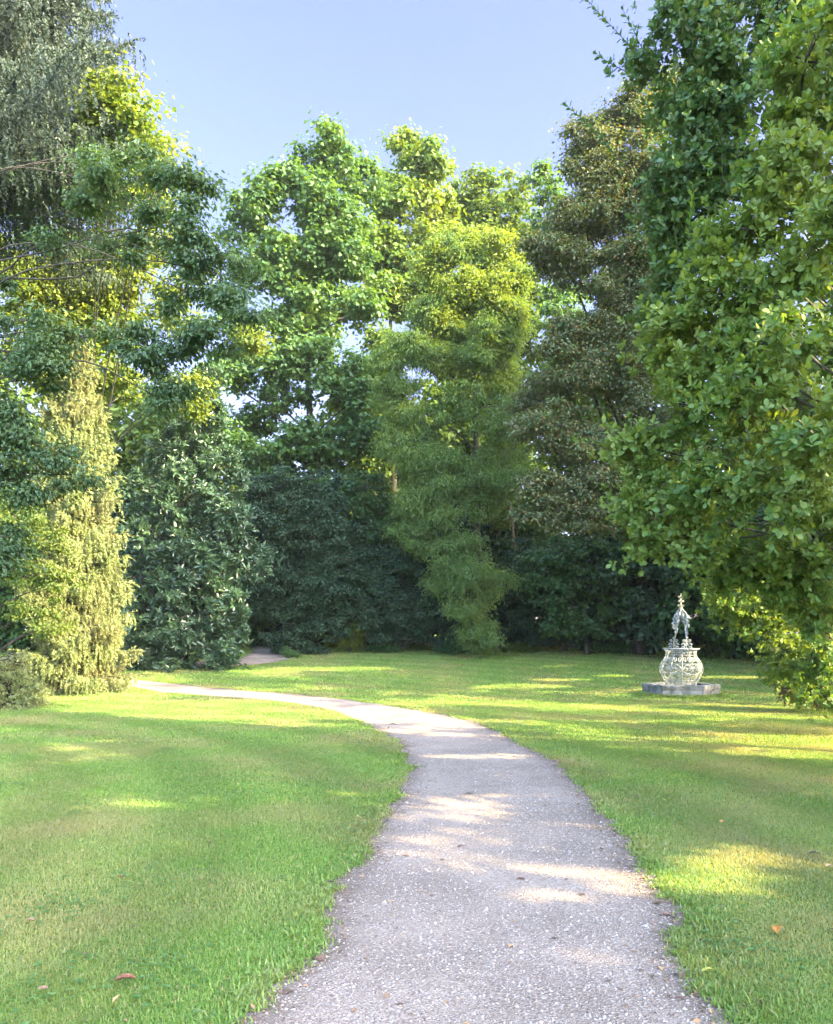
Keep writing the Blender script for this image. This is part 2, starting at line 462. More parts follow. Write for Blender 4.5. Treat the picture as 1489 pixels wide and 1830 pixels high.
def grass():
    rng = np.random.default_rng(11)
    P, H, Wd = [], [], []
    for y0, y1, den, h, w in ((2.2, 4.6, 15000, .024, .0048), (4.6, 7.5, 8500, .025, .006), (7.5, 12, 4000, .028, .009), (12, 20, 1500, .034, .013), (20, 44, 380, .042, .024)):
        hw = .535 * y1 + 1.2
        n = int(den * (y1 - y0) * 2 * hw)
        x = rng.uniform(-hw, hw, n); y = rng.uniform(y0, y1, n)
        k = (np.abs(x) < .535 * y + 1.2)
        x, y = x[k], y[k]
        k = ~in_poly(x, y, POLY) & ~in_poly(x, y, POLY2)
        x, y = x[k], y[k]
        P.append(np.stack([x, y], 1)); H.append(h * rng.uniform(.55, 1.45, len(x))); Wd.append(np.full(len(x), w) * rng.uniform(.7, 1.3, len(x)))
    # longer blades hanging over the edges of the path
    for E, sgn in ((Lc, -1), (Rc, 1)):
        k = (E[:, 1] > 2) & (E[:, 1] < 27)
        Ek, Ak = E[k], across[k]
        n = 26000
        w_ = 1 / np.maximum(Ek[:, 1], 3); w_ /= w_.sum()
        i = rng.choice(len(Ek), n, p=w_)
        off = sgn * rng.exponential(.07, n) - sgn * .01
        p = Ek[i] + Ak[i] * off[:, None] + rng.normal(0, .035, (n, 2))
        clump = np.sin(p[:, 1] * 5.1) * np.sin(p[:, 1] * 1.7 + 1) * .5 + .5
        kk = rng.random(n) < (.35 + .65 * clump)
        p = p[kk]
        P.append(p); H.append(rng.uniform(.02, .055, len(p))); Wd.append(.006 + .0011 * p[:, 1] * rng.uniform(.7, 1.3, len(p)))
    wx, wy = (1217 - CX) / FPX * 22.05, 22.05
    n = 5200; a = rng.uniform(0, 6.28, n); r_ = 1.02 + rng.exponential(.10, n)
    P.append(np.stack([wx + r_ * np.cos(a), wy + r_ * np.sin(a)], 1)); H.append(rng.uniform(.05, .17, n) * np.exp(-(r_ - 1.02) * 2)); Wd.append(rng.uniform(.010, .018, n))
    P = np.concatenate(P); H = np.concatenate(H); Wd = np.concatenate(Wd)
    n = len(P)
    base = np.concatenate([P, (gz(P[:, 0], P[:, 1]) - .004)[:, None]], 1)
    a = rng.uniform(0, 2 * math.pi, n); lean = np.abs(rng.normal(0, .75, n))
    hd = np.stack([np.cos(a), np.sin(a), np.zeros(n)], 1)
    sd = np.stack([-np.sin(a), np.cos(a), np.zeros(n)], 1)
    up = np.array([0, 0, 1.0])
    mid = base + (H * .55)[:, None] * (up + hd * (lean * .5)[:, None])
    tip = base + H[:, None] * (up * (1 - .25 * lean)[:, None] + hd * (lean * 1.25)[:, None])
    hw = (Wd * .5)[:, None] * sd
    V = np.stack([base - hw, base + hw, mid + hw * .8, mid - hw * .8, tip], 1).reshape(-1, 3)
    fl = np.array([0, 1, 2, 3, 3, 2, 4])
    loops = (np.arange(n)[:, None] * 5 + fl[None]).ravel()
    tag(raw_mesh("grass", V, loops, np.tile([4, 3], n), M['grass']), "short mown lawn grass with yellowed patches on both sides of the gravel path", "grass", kind="stuff")
grass()

def pebbles():
    rng = np.random.default_rng(5)
    n = 60000
    i = np.clip((np.sqrt(rng.random(n)) * 0 + rng.random(n) ** 1.6 * .33 * NP_ + .115 * NP_).astype(int), 0, NP_ - 1)
    t = rng.uniform(.01, .99, n)[:, None]
    p = Lc[i] * (1 - t) + Rc[i] * t + rng.normal(0, .05, (n, 2))
    k = in_poly(p[:, 0], p[:, 1], POLY); p = p[k]; n = len(p)
    s = rng.gamma(3, .0011, n) + .0016
    tv = np.array([[1, 0, 0], [0, 1, 0], [-1, 0, 0], [0, -1, 0], [0, 0, .7], [.0, .0, -.5]])
    tv = tv[None] * rng.uniform(.7, 1.4, (n, 6, 1))
    a = rng.uniform(0, 6.28, n); c_, s_ = np.cos(a)[:, None], np.sin(a)[:, None]
    R = np.stack([tv[..., 0] * c_ - tv[..., 1] * s_, tv[..., 0] * s_ + tv[..., 1] * c_, tv[..., 2]], -1)
    V = (np.concatenate([p, (gz(p[:, 0], p[:, 1]) + .009)[:, None]], 1)[:, None] + R * s[:, None, None]).reshape(-1, 3)
    f = np.array([[0, 1, 4], [1, 2, 4], [2, 3, 4], [3, 0, 4]])
    loops = (np.arange(n)[:, None, None] * 6 + f[None]).ravel()
    m, nd, lk = new_mat("pebble")
    g = nd.new("ShaderNodeNewGeometry"); r = ramp(nd, [(0, (.16, .12, .095)), (.3, (.265, .22, .18)), (.8, (.325, .275, .23)), (1, (.34, .29, .24))])
    lk.new(g.outputs["Random Per Island"], r.inputs[0])
    b = nd.new("ShaderNodeBsdfPrincipled"); lk.new(r.outputs[0], b.inputs["Base Color"]); b.inputs["Roughness"].default_value = .85
    o = nd.new("ShaderNodeOutputMaterial"); lk.new(b.outputs[0], o.inputs[0])
    tag(raw_mesh("gravel", V, loops, np.full(n * 4, 3), m), "loose pale gravel lying on the surface of the path", "gravel", kind="stuff")
pebbles()

# ------------------------------------------------------------------ trees
# unseen trees' leaves are cut away to let sun onto these ground patches (photo pixels, radii)
SUN_PATCHES = [(1268, 1553, 140, 50), (1100, 1580, 90, 24), (990, 1558, 180, 11), (960, 1597, 140, 15), (1170, 1560, 70, 36), (660, 1603, 90, 7), (615, 1637, 45, 6), (840, 1351, 115, 6), (900, 1421, 115, 4), (840, 1388, 60, 3),
    (960, 1472, 60, 4), (1065, 1478, 40, 6), (830, 1443, 60, 3), (960, 1655, 100, 4), (1010, 1692, 60, 5), (880, 1812, 70, 10), (1090, 1800, 45, 8), (1130, 1640, 60, 6), (930, 1227, 90, 5), (1290, 1211, 80, 4),
    (1250, 1287, 60, 3.5), (1350, 1335, 45, 3.5), (1440, 1332, 50, 4), (1420, 1375, 45, 3.5), (1300, 1440, 60, 6), (1420, 1420, 40, 5), (1440, 1677, 75, 9), (1090, 1388, 20, 5), (1100, 1290, 70, 3), (1385, 1262, 60, 6),
    (1075, 1335, 40, 5), (245, 1435, 42, 9), (530, 1415, 30, 7), (190, 1325, 45, 4), (350, 1258, 260, 8), (560, 1278, 110, 10), (690, 1272, 90, 13), (330, 1283, 190, 7), (150, 1247, 100, 8),
    (470, 1297, 80, 4), (590, 1195, 120, 4), (470, 1200, 70, 4), (1000, 1215, 60, 3), (1120, 1160, 60, 5), (1090, 1208, 40, 3), (880, 1320, 50, 3), (760, 1300, 50, 3)]
def sun_gap(P):
    sd = np.array(SUN_DIR)
    z = np.zeros(len(P))
    for _ in range(4):
        t = (P[:, 2] - z) / sd[2]
        Q = P[:, :2] - sd[None, :2] * t[:, None]
        z = gz(Q[:, 0], Q[:, 1])
    d = np.maximum(Q[:, 1], .5)
    px = CX + FPX * Q[:, 0] / d; py = HZ + FPX * (EYE - z) / d
    m = np.zeros(len(P), bool)
    for x, y, rx, ry in SUN_PATCHES:
        m |= ((px - x) / rx) ** 2 + ((py - y) / ry) ** 2 < 1
    return m & (Q[:, 1] > 1)

def lobes_px(L, d, depth=.9):
    """rows (px, py, rx, ry[, nearer/farther by]) in photo pixels at distance d -> world centres and radii"""
    C, R = [], []
    for row in L:
        dd = d + (row[4] if len(row) > 4 else 0)
        C.append(W(row[0], row[1], dd))
        rx, ry = row[2] / FPX * dd, row[3] / FPX * dd
        R.append((rx, max(.35, depth * .5 * (rx + ry)), ry))
    return np.array(C), np.array(R)

def deep_copies(C, R, rng, axis_y, n_back=.8, spread=2.2):
    """give a crown its depth: lobes around and behind the ones seen"""
    k = rng.random(len(C)) < n_back
    C2 = C[k].copy(); R2 = R[k]
    C2[:, 1] = axis_y + np.abs(rng.normal(1.0, .6, len(C2))) * spread
    C2[:, 0] += rng.normal(0, .4, len(C2)) * R2[:, 0]; C2[:, 2] -= rng.uniform(0, .6, len(C2)) * R2[:, 2]
    return np.vstack([C, C2]), np.vstack([R, R2])

def break_up(C, R, seed, n=3, off=.55, lo=.42, hi=.72):
    """split every lobe into uneven smaller ones so that the outline gets bays and bumps"""
    rng = np.random.default_rng(seed)
    i = np.repeat(np.arange(len(C)), n)
    u = rdir(rng, len(i))
    return C[i] + u * R[i] * off * rng.uniform(.5, 1.15, (len(i), 1)), R[i] * rng.uniform(lo, hi, (len(i), 1)) * np.array([1.1, 1.1, .85])

def clumps(rng, C, R, rc, k=1.0, lo=.45):
    out = []
    for c, r in zip(C, R):
        p = 1.6
        A = 4 * math.pi * (((r[0] * r[1]) ** p + (r[0] * r[2]) ** p + (r[1] * r[2]) ** p) / 3) ** (1 / p)
        n = max(3, int(k * A / (math.pi * rc * rc) + rng.random()))
        u = rdir(rng, n)
        s = rng.uniform(lo ** 2, 1.0, n) ** .5 * rng.uniform(.9, 1.12, n)
        pts = c + u * r * s[:, None]
        # leave out what sits deep inside another lobe
        q = np.linalg.norm((pts[:, None, :] - C[None]) / R[None], axis=2)
        keep = (q < .42).sum(1) == 0
        out.append(pts[keep])
    P = np.concatenate(out)
    return P[P[:, 2] > gz(P[:, 0], P[:, 1]) + .12]

def spray_leaves(rng, CP, rc, L, Wd, cover, flat=.55, up=.6, out=.6, rand=.55, droop=.25):
    n_each = max(6, int(cover * 2 * math.pi * rc * rc * .8 / (L * Wd * .6)))
    n = n_each * len(CP)
    idx = np.repeat(np.arange(len(CP)), n_each)
    sz = rng.uniform(.65, 1.3, len(CP))
    u = rdir(rng, n)
    s = np.minimum(np.abs(rng.normal(0, .66, n)) + .08, 1.75)
    off = u * s[:, None] * np.array([rc, rc, rc * flat]) * sz[idx][:, None]
    # ragged: strings of leaves along a few twigs in every spray
    P = CP[idx] + off + rng.normal(0, rc * .10, (n, 3))
    N = norm(np.array([0, 0, up]) + out * u + rand * rng.normal(size=(n, 3)) * .6)
    h = off.copy(); h[:, 2] *= .3
    D = norm(norm(h) + np.array([0, 0, -droop * 2]) + rng.normal(0, .45, (n, 3)))
    D = norm(D - (D * N).sum(1)[:, None] * N)
    sc = rng.uniform(.7, 1.25, n)
    k = P[:, 2] > gz(P[:, 0], P[:, 1]) + .03
    return P[k], D[k], N[k], (L * sc)[k], (Wd * sc)[k]

def limbs(mb, rng, base, top, r0, C, CP, twigs=.35, along=0, every=1, gaps=False, sides=7, bend=.5, r_lobe=None, base_fork=.25, rise=(.35, .8), thick=1.0):
    """tapered trunk, limbs to every lobe, twigs to some of the sprays"""
    base = np.asarray(base, float); top = np.asarray(top, float)
    H = np.linalg.norm(top - base)
    extra = []
    n = 12
    t = np.linspace(0, 1, n)
    wig = np.stack([np.sin(t * 5 + rng.uniform(0, 6)), np.cos(t * 4 + rng.uniform(0, 6)), np.zeros(n)], 1) * (.012 * H) * t[:, None]
    P = base + (top - base) * t[:, None] + wig
    P[0, 2] -= .15
    rad = r0 * (1 - .86 * t ** .8); rad[0] *= 1.45; rad[1] *= 1.08
    mb.tube(P, rad, 10)
    if every > 1:            # the rest of the lobes hang on thin boughs of the limbed ones
        main = C[::every]
        for j, c in enumerate(C):
            if j % every == 0: continue
            m_ = main[np.argmin(((main - c) ** 2).sum(1))]
            ln = np.linalg.norm(c - m_)
            if .2 < ln < 4: mb.tube(bez(m_, (m_ + c) / 2 + rng.normal(0, .08 * ln, 3) + np.array([0, 0, .1 * ln]), c, 5), np.linspace(.03, .012, 5), 4, False)
    for c in C[::every]:
        hd = math.hypot(c[0] - base[0], c[1] - base[1])
        zt = np.clip(c[2] - rng.uniform(*rise) * hd, base[2] + base_fork * H, top[2] - .03 * H)
        tt = (zt - base[2]) / (top[2] - base[2])
        s = np.array([np.interp(tt, t, P[:, k]) for k in range(3)])
        ln = np.linalg.norm(c - s)
        if ln < .3: continue
        mid = (s + c) / 2 + np.array([0, 0, bend * .25 * ln]) + rng.normal(0, .05 * ln, 3)
        if gaps and sun_gap(np.linspace(0, 1, 12)[:, None] * (c - s) + s).any(): continue
        r = thick * min(.55 * np.interp(tt, t, rad), .02 + .013 * ln)
        cv = catmull([s, (s + mid) / 2 + rng.normal(0, .035 * ln, 3), mid, (mid + c) / 2 + rng.normal(0, .035 * ln, 3) + np.array([0, 0, bend * .05 * ln]), c], 3) if along else bez(s, mid, c, 7)
        mb.tube(cv, np.linspace(r, r * .35, len(cv)), 5)
        for q_ in range(along):
            extra.append(cv[int(len(cv) * rng.uniform(.35, .98))] + rng.normal(0, .14, 3) * np.array([1, 1.6, .6]))
    for p in CP[rng.random(len(CP)) < twigs]:
        c = C[np.argmin(((C - p) ** 2).sum(1))]
        ln = np.linalg.norm(p - c)
        if ln < .15 or (gaps and sun_gap(np.linspace(0, 1, 6)[:, None] * (p - c) + c).any()): continue
        mb.tube(bez(c, (p + c) / 2 + rng.normal(0, .12 * ln, 3), p, 4), np.linspace(.018, .005, 4), 3, False)
    return np.array(extra).reshape(-1, 3)

def tree(name, label, cat, mat, base, height, r0, C, R, rc, L, Wd, cover, templ='diamond', seed=1, k=1.0, group=None, bark='bark',
         flat=.55, up=.6, droop=.25, out=.6, twigs=.35, rosette=False, bend=.5, top=None, base_fork=.25, lo=.45, rise=(.35, .8), thick=1.0, along=0, gaps=False, every=1):
    rng = np.random.default_rng(seed)
    bz = float(gz(base[0], base[1]))
    root = empty(name, (base[0], base[1], bz))
    tag(root, label, cat, group)
    CP = clumps(rng, C, R, rc, k, lo)
    mb = MB()
    tp = top if top is not None else (base[0] + rng.normal(0, .3), base[1] + .3, bz + height)
    ex = limbs(mb, rng, (base[0], base[1], bz), tp, r0, C, CP, twigs, along, every, gaps, bend=bend, base_fork=base_fork, rise=rise, thick=thick)
    CP = np.vstack([CP, ex])
    if rosette:
        P, D, N, Ls, Ws = rosettes(rng, CP, C, rc, L, Wd, cover)
    else:
        P, D, N, Ls, Ws = spray_leaves(rng, CP, rc, L, Wd, cover, flat, up, out, .55, droop)
    if gaps:
        kk = ~sun_gap(P)
        P, D, N, Ls, Ws = P[kk], D[kk], N[kk], Ls[kk], Ws[kk]
    leaves("crown", P, D, N, Ls, Ws, templ, mat, root, smooth=(templ == 'oval'))
    mb.build("trunk", M[bark], root)
    return root

def rosettes(rng, CP, C, rc, L, Wd, cover, per=7):
    nr = max(2, int(cover * 2 * math.pi * rc * rc * .8 / (per * L * Wd * .6)))
    n = nr * len(CP)
    idx = np.repeat(np.arange(len(CP)), nr)
    cen = C[np.argmin(((CP[:, None, :] - C[None]) ** 2).sum(2), axis=1)]
    outd = norm(CP - cen)[idx]
    u = rdir(rng, n)
    p = CP[idx] + u * np.minimum(np.abs(rng.normal(0, .62, n)) + .1, 1.5)[:, None] * rc * np.array([1, 1, .85])
    w = norm(outd * .45 + u * .45 + np.array([0, -.05, .45]) + rng.normal(0, .42, (n, 3)))
    e1 = norm(np.cross(w, rdir(rng, n))); e2 = np.cross(w, e1)
    P, D, N = [], [], []
    for j in range(per):
        ph = j * 2.4 + rng.uniform(-.25, .25, n)
        ta = np.radians(28 + 8.5 * j + rng.normal(0, 9, n))
        rad = np.cos(ph)[:, None] * e1 + np.sin(ph)[:, None] * e2
        D.append(np.cos(ta)[:, None] * w + np.sin(ta)[:, None] * rad + np.array([0, 0, -.12]))
        N.append(np.sin(ta)[:, None] * w - np.cos(ta)[:, None] * rad)
        P.append(p - w * (.012 * j) * (L / .12) + rad * .008)
    P, D, N = np.concatenate(P), np.concatenate(D), np.concatenate(N)
    sc = rng.choice((.55, .75, .95, 1.1, 1.3), len(P)) * rng.uniform(.85, 1.15, len(P))
    k = P[:, 2] > gz(P[:, 0], P[:, 1]) + .04
    return P[k], D[k], N[k], (L * sc)[k], (Wd * sc)[k]

def spruce(name, label, cat, base, H, z0, Rfun, mat, seed, strand=(.3, .8), step=.34, per=5, dens=1.0, r0=.28, nl=.075, nw=.02, ups=.30, pack=.28):
    rng = np.random.default_rng(seed)
    bz = float(gz(base[0], base[1]))
    root = empty(name, (base[0], base[1], bz)); tag(root, label, cat)
    mb = MB()
    t = np.linspace(0, 1, 12)
    tp = np.stack([np.full(12, base[0]), np.full(12, base[1]), bz - .1 + t * (H + .1)], 1)
    rad = r0 * (1 - .93 * t); rad[0] *= 1.4
    mb.tube(tp, rad, 10)
    SP, SD, SL = [], [], []          # strands: start, direction, length
    z = z0
    while z < H - .25:
        R_ = Rfun(z)
        a0 = rng.uniform(0, 6.28)
        for k in range(per):
            a = a0 + k * 2 * math.pi / per + rng.normal(0, .25)
            Lb = R_ * rng.uniform(.55, 1.15)
            if Lb < .12: continue
            tt = np.linspace(0, 1, 9)
            d = np.array([math.cos(a), math.sin(a), 0])
            zz = -.38 * Lb * tt + ups * Lb * tt ** 2.6
            Pb = np.array([base[0], base[1], bz + z + rng.uniform(-.15, .15)]) + d * (Lb * tt)[:, None] + np.stack([0 * tt, 0 * tt, zz], 1)
            mb.tube(Pb, np.linspace(.012 + .009 * Lb, .006, 9), 4, False)
            m = int(dens * (6 + 15 * Lb))
            ts = rng.uniform(.12, 1.0, m) ** .8
            side = rng.normal(0, 1, m) * (.16 * Lb * (1 - .6 * ts) + .05)
            perp = np.array([-d[1], d[0], 0])
            p = np.stack([np.interp(ts, tt, Pb[:, j]) for j in range(3)], 1) + perp * side[:, None]
            p[:, 2] -= np.abs(side) * .25
            SP.append(p)
            SD.append(norm(np.array([0, 0, -1.0]) + d * rng.normal(.12, .15, (m, 1)) + perp * rng.normal(0, .15, (m, 1))))
            SL.append(rng.uniform(strand[0], strand[1], m) * (.45 + .75 * (1 - ts)) )
            m2 = int(dens * (4 + 3 * Lb))    # sprays pointing out along the branch and at its tip
            ts = rng.uniform(.55, 1.0, m2)
            p = np.stack([np.interp(ts, tt, Pb[:, j]) for j in range(3)], 1)
            SP.append(p)
            SD.append(norm(d + perp * rng.normal(0, .6, (m2, 1)) + np.array([0, 0, 1]) * rng.normal(.1, .3, (m2, 1))))
            SL.append(rng.uniform(.12, .34, m2))
        z += step * rng.uniform(.8, 1.2)
    SP, SD, SL = np.concatenate(SP), np.concatenate(SD), np.concatenate(SL)
    ne = np.maximum(6, (SL / (nl * pack)).astype(int))
    idx = np.repeat(np.arange(len(SP)), ne)
    n = len(idx)
    s = rng.random(n)
    sag = np.zeros((n, 3)); sag[:, 2] = -.25 * s * s * SL[idx] * (1 - np.abs(SD[idx][:, 2]))
    P = SP[idx] + SD[idx] * (s * SL[idx])[:, None] + sag
    rd = rdir(rng, n)
    rad_ = norm(rd - (rd * SD[idx]).sum(1)[:, None] * SD[idx])
    D = norm(SD[idx] * .75 + rad_ * .75)
    N = norm(np.cross(D, rdir(rng, n)))
    k = P[:, 2] > gz(P[:, 0], P[:, 1]) + .03
    sc = rng.uniform(.75, 1.25, n) * (1 - .35 * s)
    leaves("foliage", P[k], D[k], N[k], (nl * sc)[k], (nw * sc)[k], 'needle', mat, root)
    mb.build("trunk", M['bark'], root)
    return root

# ---- tall row across the lawn
GT = "deciduous trees along the far side of the lawn"
C, R = lobes_px([(600, 270, 48, 52), (530, 300, 52, 45), (480, 365, 55, 55), (425, 415, 45, 42), (600, 375, 62, 65), (540, 440, 70, 55), (450, 490, 65, 45),
                 (620, 465, 48, 55), (505, 560, 65, 38), (415, 590, 45, 35), (645, 545, 35, 35), (645, 650, 45, 30), (520, 635, 75, 32), (430, 680, 55, 32),
                 (470, 730, 45, 25, 1), (465, 805, 75, 38), (575, 800, 55, 38), (640, 770, 55, 36), (510, 875, 70, 45), (600, 870, 50, 40), (560, 330, 50, 50), (500, 440, 50, 50), (555, 520, 50, 36), (580, 690, 46, 36), (500, 690, 46, 28), (390, 660, 32, 30), (400, 780, 40, 36), (535, 770, 44, 30), (650, 720, 40, 36)], 38.5)
C, R = deep_copies(C, R, np.random.default_rng(1), 38.5, .55)
C, R = break_up(C, R, 201, 3, .55, .5, .82)
tree("maple_tree", "tallest maple with layered dark crown and sky showing through around its dark trunk", "tree", M['maple'], (W(556, 0, 39)[0], 39), 22.5, .33, C, R, .62, .20, .19, 1.0, 'maple', 21, group=GT, k=1.05, every=4, thick=.8)
C, R = lobes_px([(715, 285, 42, 40), (765, 305, 38, 50), (690, 345, 36, 46), (740, 370, 58, 50), (700, 430, 40, 35), (680, 530, 45, 45), (660, 440, 32, 40), (720, 460, 36, 40), (740, 520, 40, 40), (765, 430, 46, 46), (770, 500, 40, 46), (700, 620, 45, 45), (690, 720, 50, 50), (670, 820, 45, 45)], 43.5)
C, R = deep_copies(C, R, np.random.default_rng(2), 43.5, .55)
C, R = break_up(C, R, 202, 3, .55, .5, .82)
tree("maple_tree", "yellow-green topped maple just right of the tallest maple", "tree", M['maple_warm'], (W(700, 0, 43.9)[0], 43.9), 24, .3, C, R, .66, .21, .20, 1.0, 'maple', 22, group=GT, every=4, thick=.8)
C, R = lobes_px([(835, 330, 48, 38), (870, 365, 38, 45), (800, 390, 42, 46), (845, 430, 50, 45), (860, 520, 50, 50), (850, 630, 50, 50), (830, 730, 50, 50)], 47)
C, R = deep_copies(C, R, np.random.default_rng(3), 47, .5)
tree("maple_tree", "pale green maple crown rising behind the yellow-topped ash", "tree", M['maple_warm'], (W(845, 0, 47.5)[0], 47.5), 23, .3, C, R, .72, .24, .23, 1.0, 'maple', 23, group=GT)
C, R = lobes_px([(925, 345, 34, 32), (905, 390, 45, 40), (940, 440, 45, 45), (930, 540, 50, 50), (930, 650, 50, 50)], 48)
C, R = deep_copies(C, R, np.random.default_rng(4), 48, .5)
tree("maple_tree", "small bright treetop between the pale maple and the brownish beech", "tree", M['wood_far'], (W(925, 0, 48.5)[0], 48.5), 22, .28, C, R, .72, .24, .23, 1.0, 'maple', 24, group=GT)
C, R = lobes_px([(975, 322, 34, 28), (990, 370, 46, 40), (1010, 440, 46, 50), (1000, 560, 50, 60), (1000, 680, 50, 60)], 45)
C, R = deep_copies(C, R, np.random.default_rng(5), 45, .5)
tree("maple_tree", "green treetop showing just left of the brownish beech", "tree", M['maple'], (W(1000, 0, 45.5)[0], 45.5), 22, .28, C, R, .7, .23, .22, 1.0, 'maple', 25, group=GT)
C, R = lobes_px([(805, 445, 36, 30), (893, 555, 36, 36), (765, 570, 40, 36), (850, 585, 60, 34), (870, 470, 30, 30), (735, 635, 52, 46), (850, 630, 72, 50),
                 (715, 700, 44, 34), (800, 735, 72, 46), (775, 825, 66, 52), (880, 785, 45, 52), (850, 880, 55, 55), (765, 915, 58, 52), (820, 980, 52, 52), (785, 1030, 36, 32),
                 (868, 1050, 50, 45, -1), (862, 1110, 32, 36, -1), (850, 1135, 34, 30, -1), (835, 1080, 32, 36, -1), (845, 1010, 36, 36, -.6), (705, 650, 40, 40), (700, 720, 36, 30), (745, 780, 50, 40), (720, 880, 36, 46), (745, 960, 40, 40), (930, 500, 30, 50), (915, 620, 36, 46), (905, 720, 36, 40), (905, 860, 30, 40)], 34)
R *= 1.10
C, R = deep_copies(C, R, np.random.default_rng(6), 34, .35)
C, R = break_up(C, R, 206, 3, .62, .42, .74)
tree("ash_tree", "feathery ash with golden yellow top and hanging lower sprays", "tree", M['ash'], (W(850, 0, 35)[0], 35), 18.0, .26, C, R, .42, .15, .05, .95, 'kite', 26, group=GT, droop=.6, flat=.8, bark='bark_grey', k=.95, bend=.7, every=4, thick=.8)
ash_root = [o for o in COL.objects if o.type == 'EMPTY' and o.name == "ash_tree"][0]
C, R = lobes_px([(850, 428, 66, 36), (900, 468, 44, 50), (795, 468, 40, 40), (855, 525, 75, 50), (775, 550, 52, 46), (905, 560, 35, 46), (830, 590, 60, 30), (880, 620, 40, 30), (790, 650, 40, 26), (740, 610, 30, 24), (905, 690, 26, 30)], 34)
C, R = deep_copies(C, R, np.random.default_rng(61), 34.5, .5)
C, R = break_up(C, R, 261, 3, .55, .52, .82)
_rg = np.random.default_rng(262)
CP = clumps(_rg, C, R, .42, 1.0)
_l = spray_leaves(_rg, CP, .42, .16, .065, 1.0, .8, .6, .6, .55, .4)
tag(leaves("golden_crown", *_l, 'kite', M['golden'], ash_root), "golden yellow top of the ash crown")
_mb = MB()
for c in C[::4]:
    a_ = np.array([W(850, 0, 35)[0] + _rg.normal(0, .15), 35.0, 17.0 + _rg.normal(0, .5)])
    _mb.tube(bez(a_, (a_ + c) / 2 + np.array([0, 0, .4]), c, 6), np.linspace(.06, .015, 6), 5)
for p in CP[::3]:
    c = C[np.argmin(((C - p) ** 2).sum(1))]
    _mb.tube(bez(c, (p + c) / 2, p, 3), np.linspace(.015, .005, 3), 3, False)
_mb.build("bough", M['bark_grey'], ash_root)
C, R = lobes_px([(1120, 205, 46, 46), (1175, 190, 50, 70), (1058, 240, 58, 46), (1092, 300, 66, 46), (1165, 300, 60, 60), (1038, 385, 62, 52), (1110, 375, 60, 55), (980, 425, 42, 46),
                 (1000, 480, 55, 46), (1090, 465, 66, 46), (1120, 550, 66, 56), (1070, 600, 56, 46), (1022, 680, 66, 55), (1110, 680, 66, 56), (978, 752, 52, 52), (1060, 775, 66, 52),
                 (985, 850, 55, 50), (1075, 865, 66, 50), (955, 905, 38, 36), (1040, 930, 66, 36), (1190, 430, 60, 60), (1190, 600, 60, 60), (1180, 760, 60, 60), (1150, 900, 55, 45), (1060, 525, 50, 36), (1150, 515, 50, 50), (1045, 330, 46, 36), (1130, 620, 50, 50), (1010, 590, 40, 36), (1000, 800, 40, 36)], 27)
C, R = deep_copies(C, R, np.random.default_rng(7), 27, .35)
C, R = break_up(C, R, 207, 3, .55, .50, .80)
tree("beech_tree", "tall brownish copper beech to the right of the golden ash", "tree", M['beech'], (W(1150, 0, 35)[0], 35), 21.5, .36, C, R, .48, .105, .07, .95, 'kite', 27, group=GT, flat=.5, every=5, thick=.7, k=1.1)
C, R = lobes_px([(1000, 985, 46, 36), (1052, 1005, 56, 50), (985, 1055, 40, 36), (1022, 1085, 36, 32), (1110, 995, 56, 50), (1105, 1065, 46, 42), (960, 1010, 30, 26), (1050, 1110, 56, 30), (1000, 1125, 40, 24)], 34)
tree("understory_tree", "low bright green maple bush under the brownish beech", "tree", M['green_bush'], (W(1050, 0, 34.8)[0], 34.8), 4.4, .12, C, R, .42, .15, .14, 1.0, 'maple', 28)
C, R = lobes_px([(670, 935, 48, 42), (700, 1000, 40, 36), (655, 870, 40, 40), (720, 930, 36, 40)], 37)
tree("understory_tree", "mid green young tree behind the dark shrubs left of the ash", "tree", M['green_bush'], (W(680, 0, 37.6)[0], 37.6), 6.5, .12, C, R, .45, .14, .12, 1.0, 'maple', 29)
C, R = lobes_px([(690, 865, 24, 22), (655, 895, 22, 18), (640, 705, 34, 30), (665, 740, 26, 26), (620, 725, 24, 24), (700, 800, 24, 24)], 40)  # added young trees: light leaf colour stands in for sunlit gaps
tree("young_maple", "bright yellow-green young tree glowing behind the trunks right of the tallest maple", "tree", M['lime'], (W(672, 0, 40.5)[0], 40.5), 11, .1, C, R, .5, .16, .14, .9, 'maple', 37)
C, R = lobes_px([(888, 870, 22, 30), (895, 925, 20, 30), (905, 800, 18, 26)], 38)
tree("young_maple", "bright yellow-green young tree glowing between the golden ash and the brownish beech", "tree", M['lime'], (W(893, 0, 38.5)[0], 38.5), 8, .1, C, R, .5, .16, .14, .9, 'maple', 38)
# thin leaning stem that catches the sun between ash and beech
C, R = lobes_px([(885, 840, 24, 26), (912, 800, 24, 26), (900, 745, 26, 26)], 37.4)
tree("leaning_tree", "slender leaning tree with reddish bark in the gap between ash and beech", "tree", M['wood_far'], (W(945, 0, 37.5)[0], 37.5), 9, .14, C, R, .35, .12, .07, .8, 'kite', 30, bark='bark_red', top=tuple(W(888, 760, 37.6)))

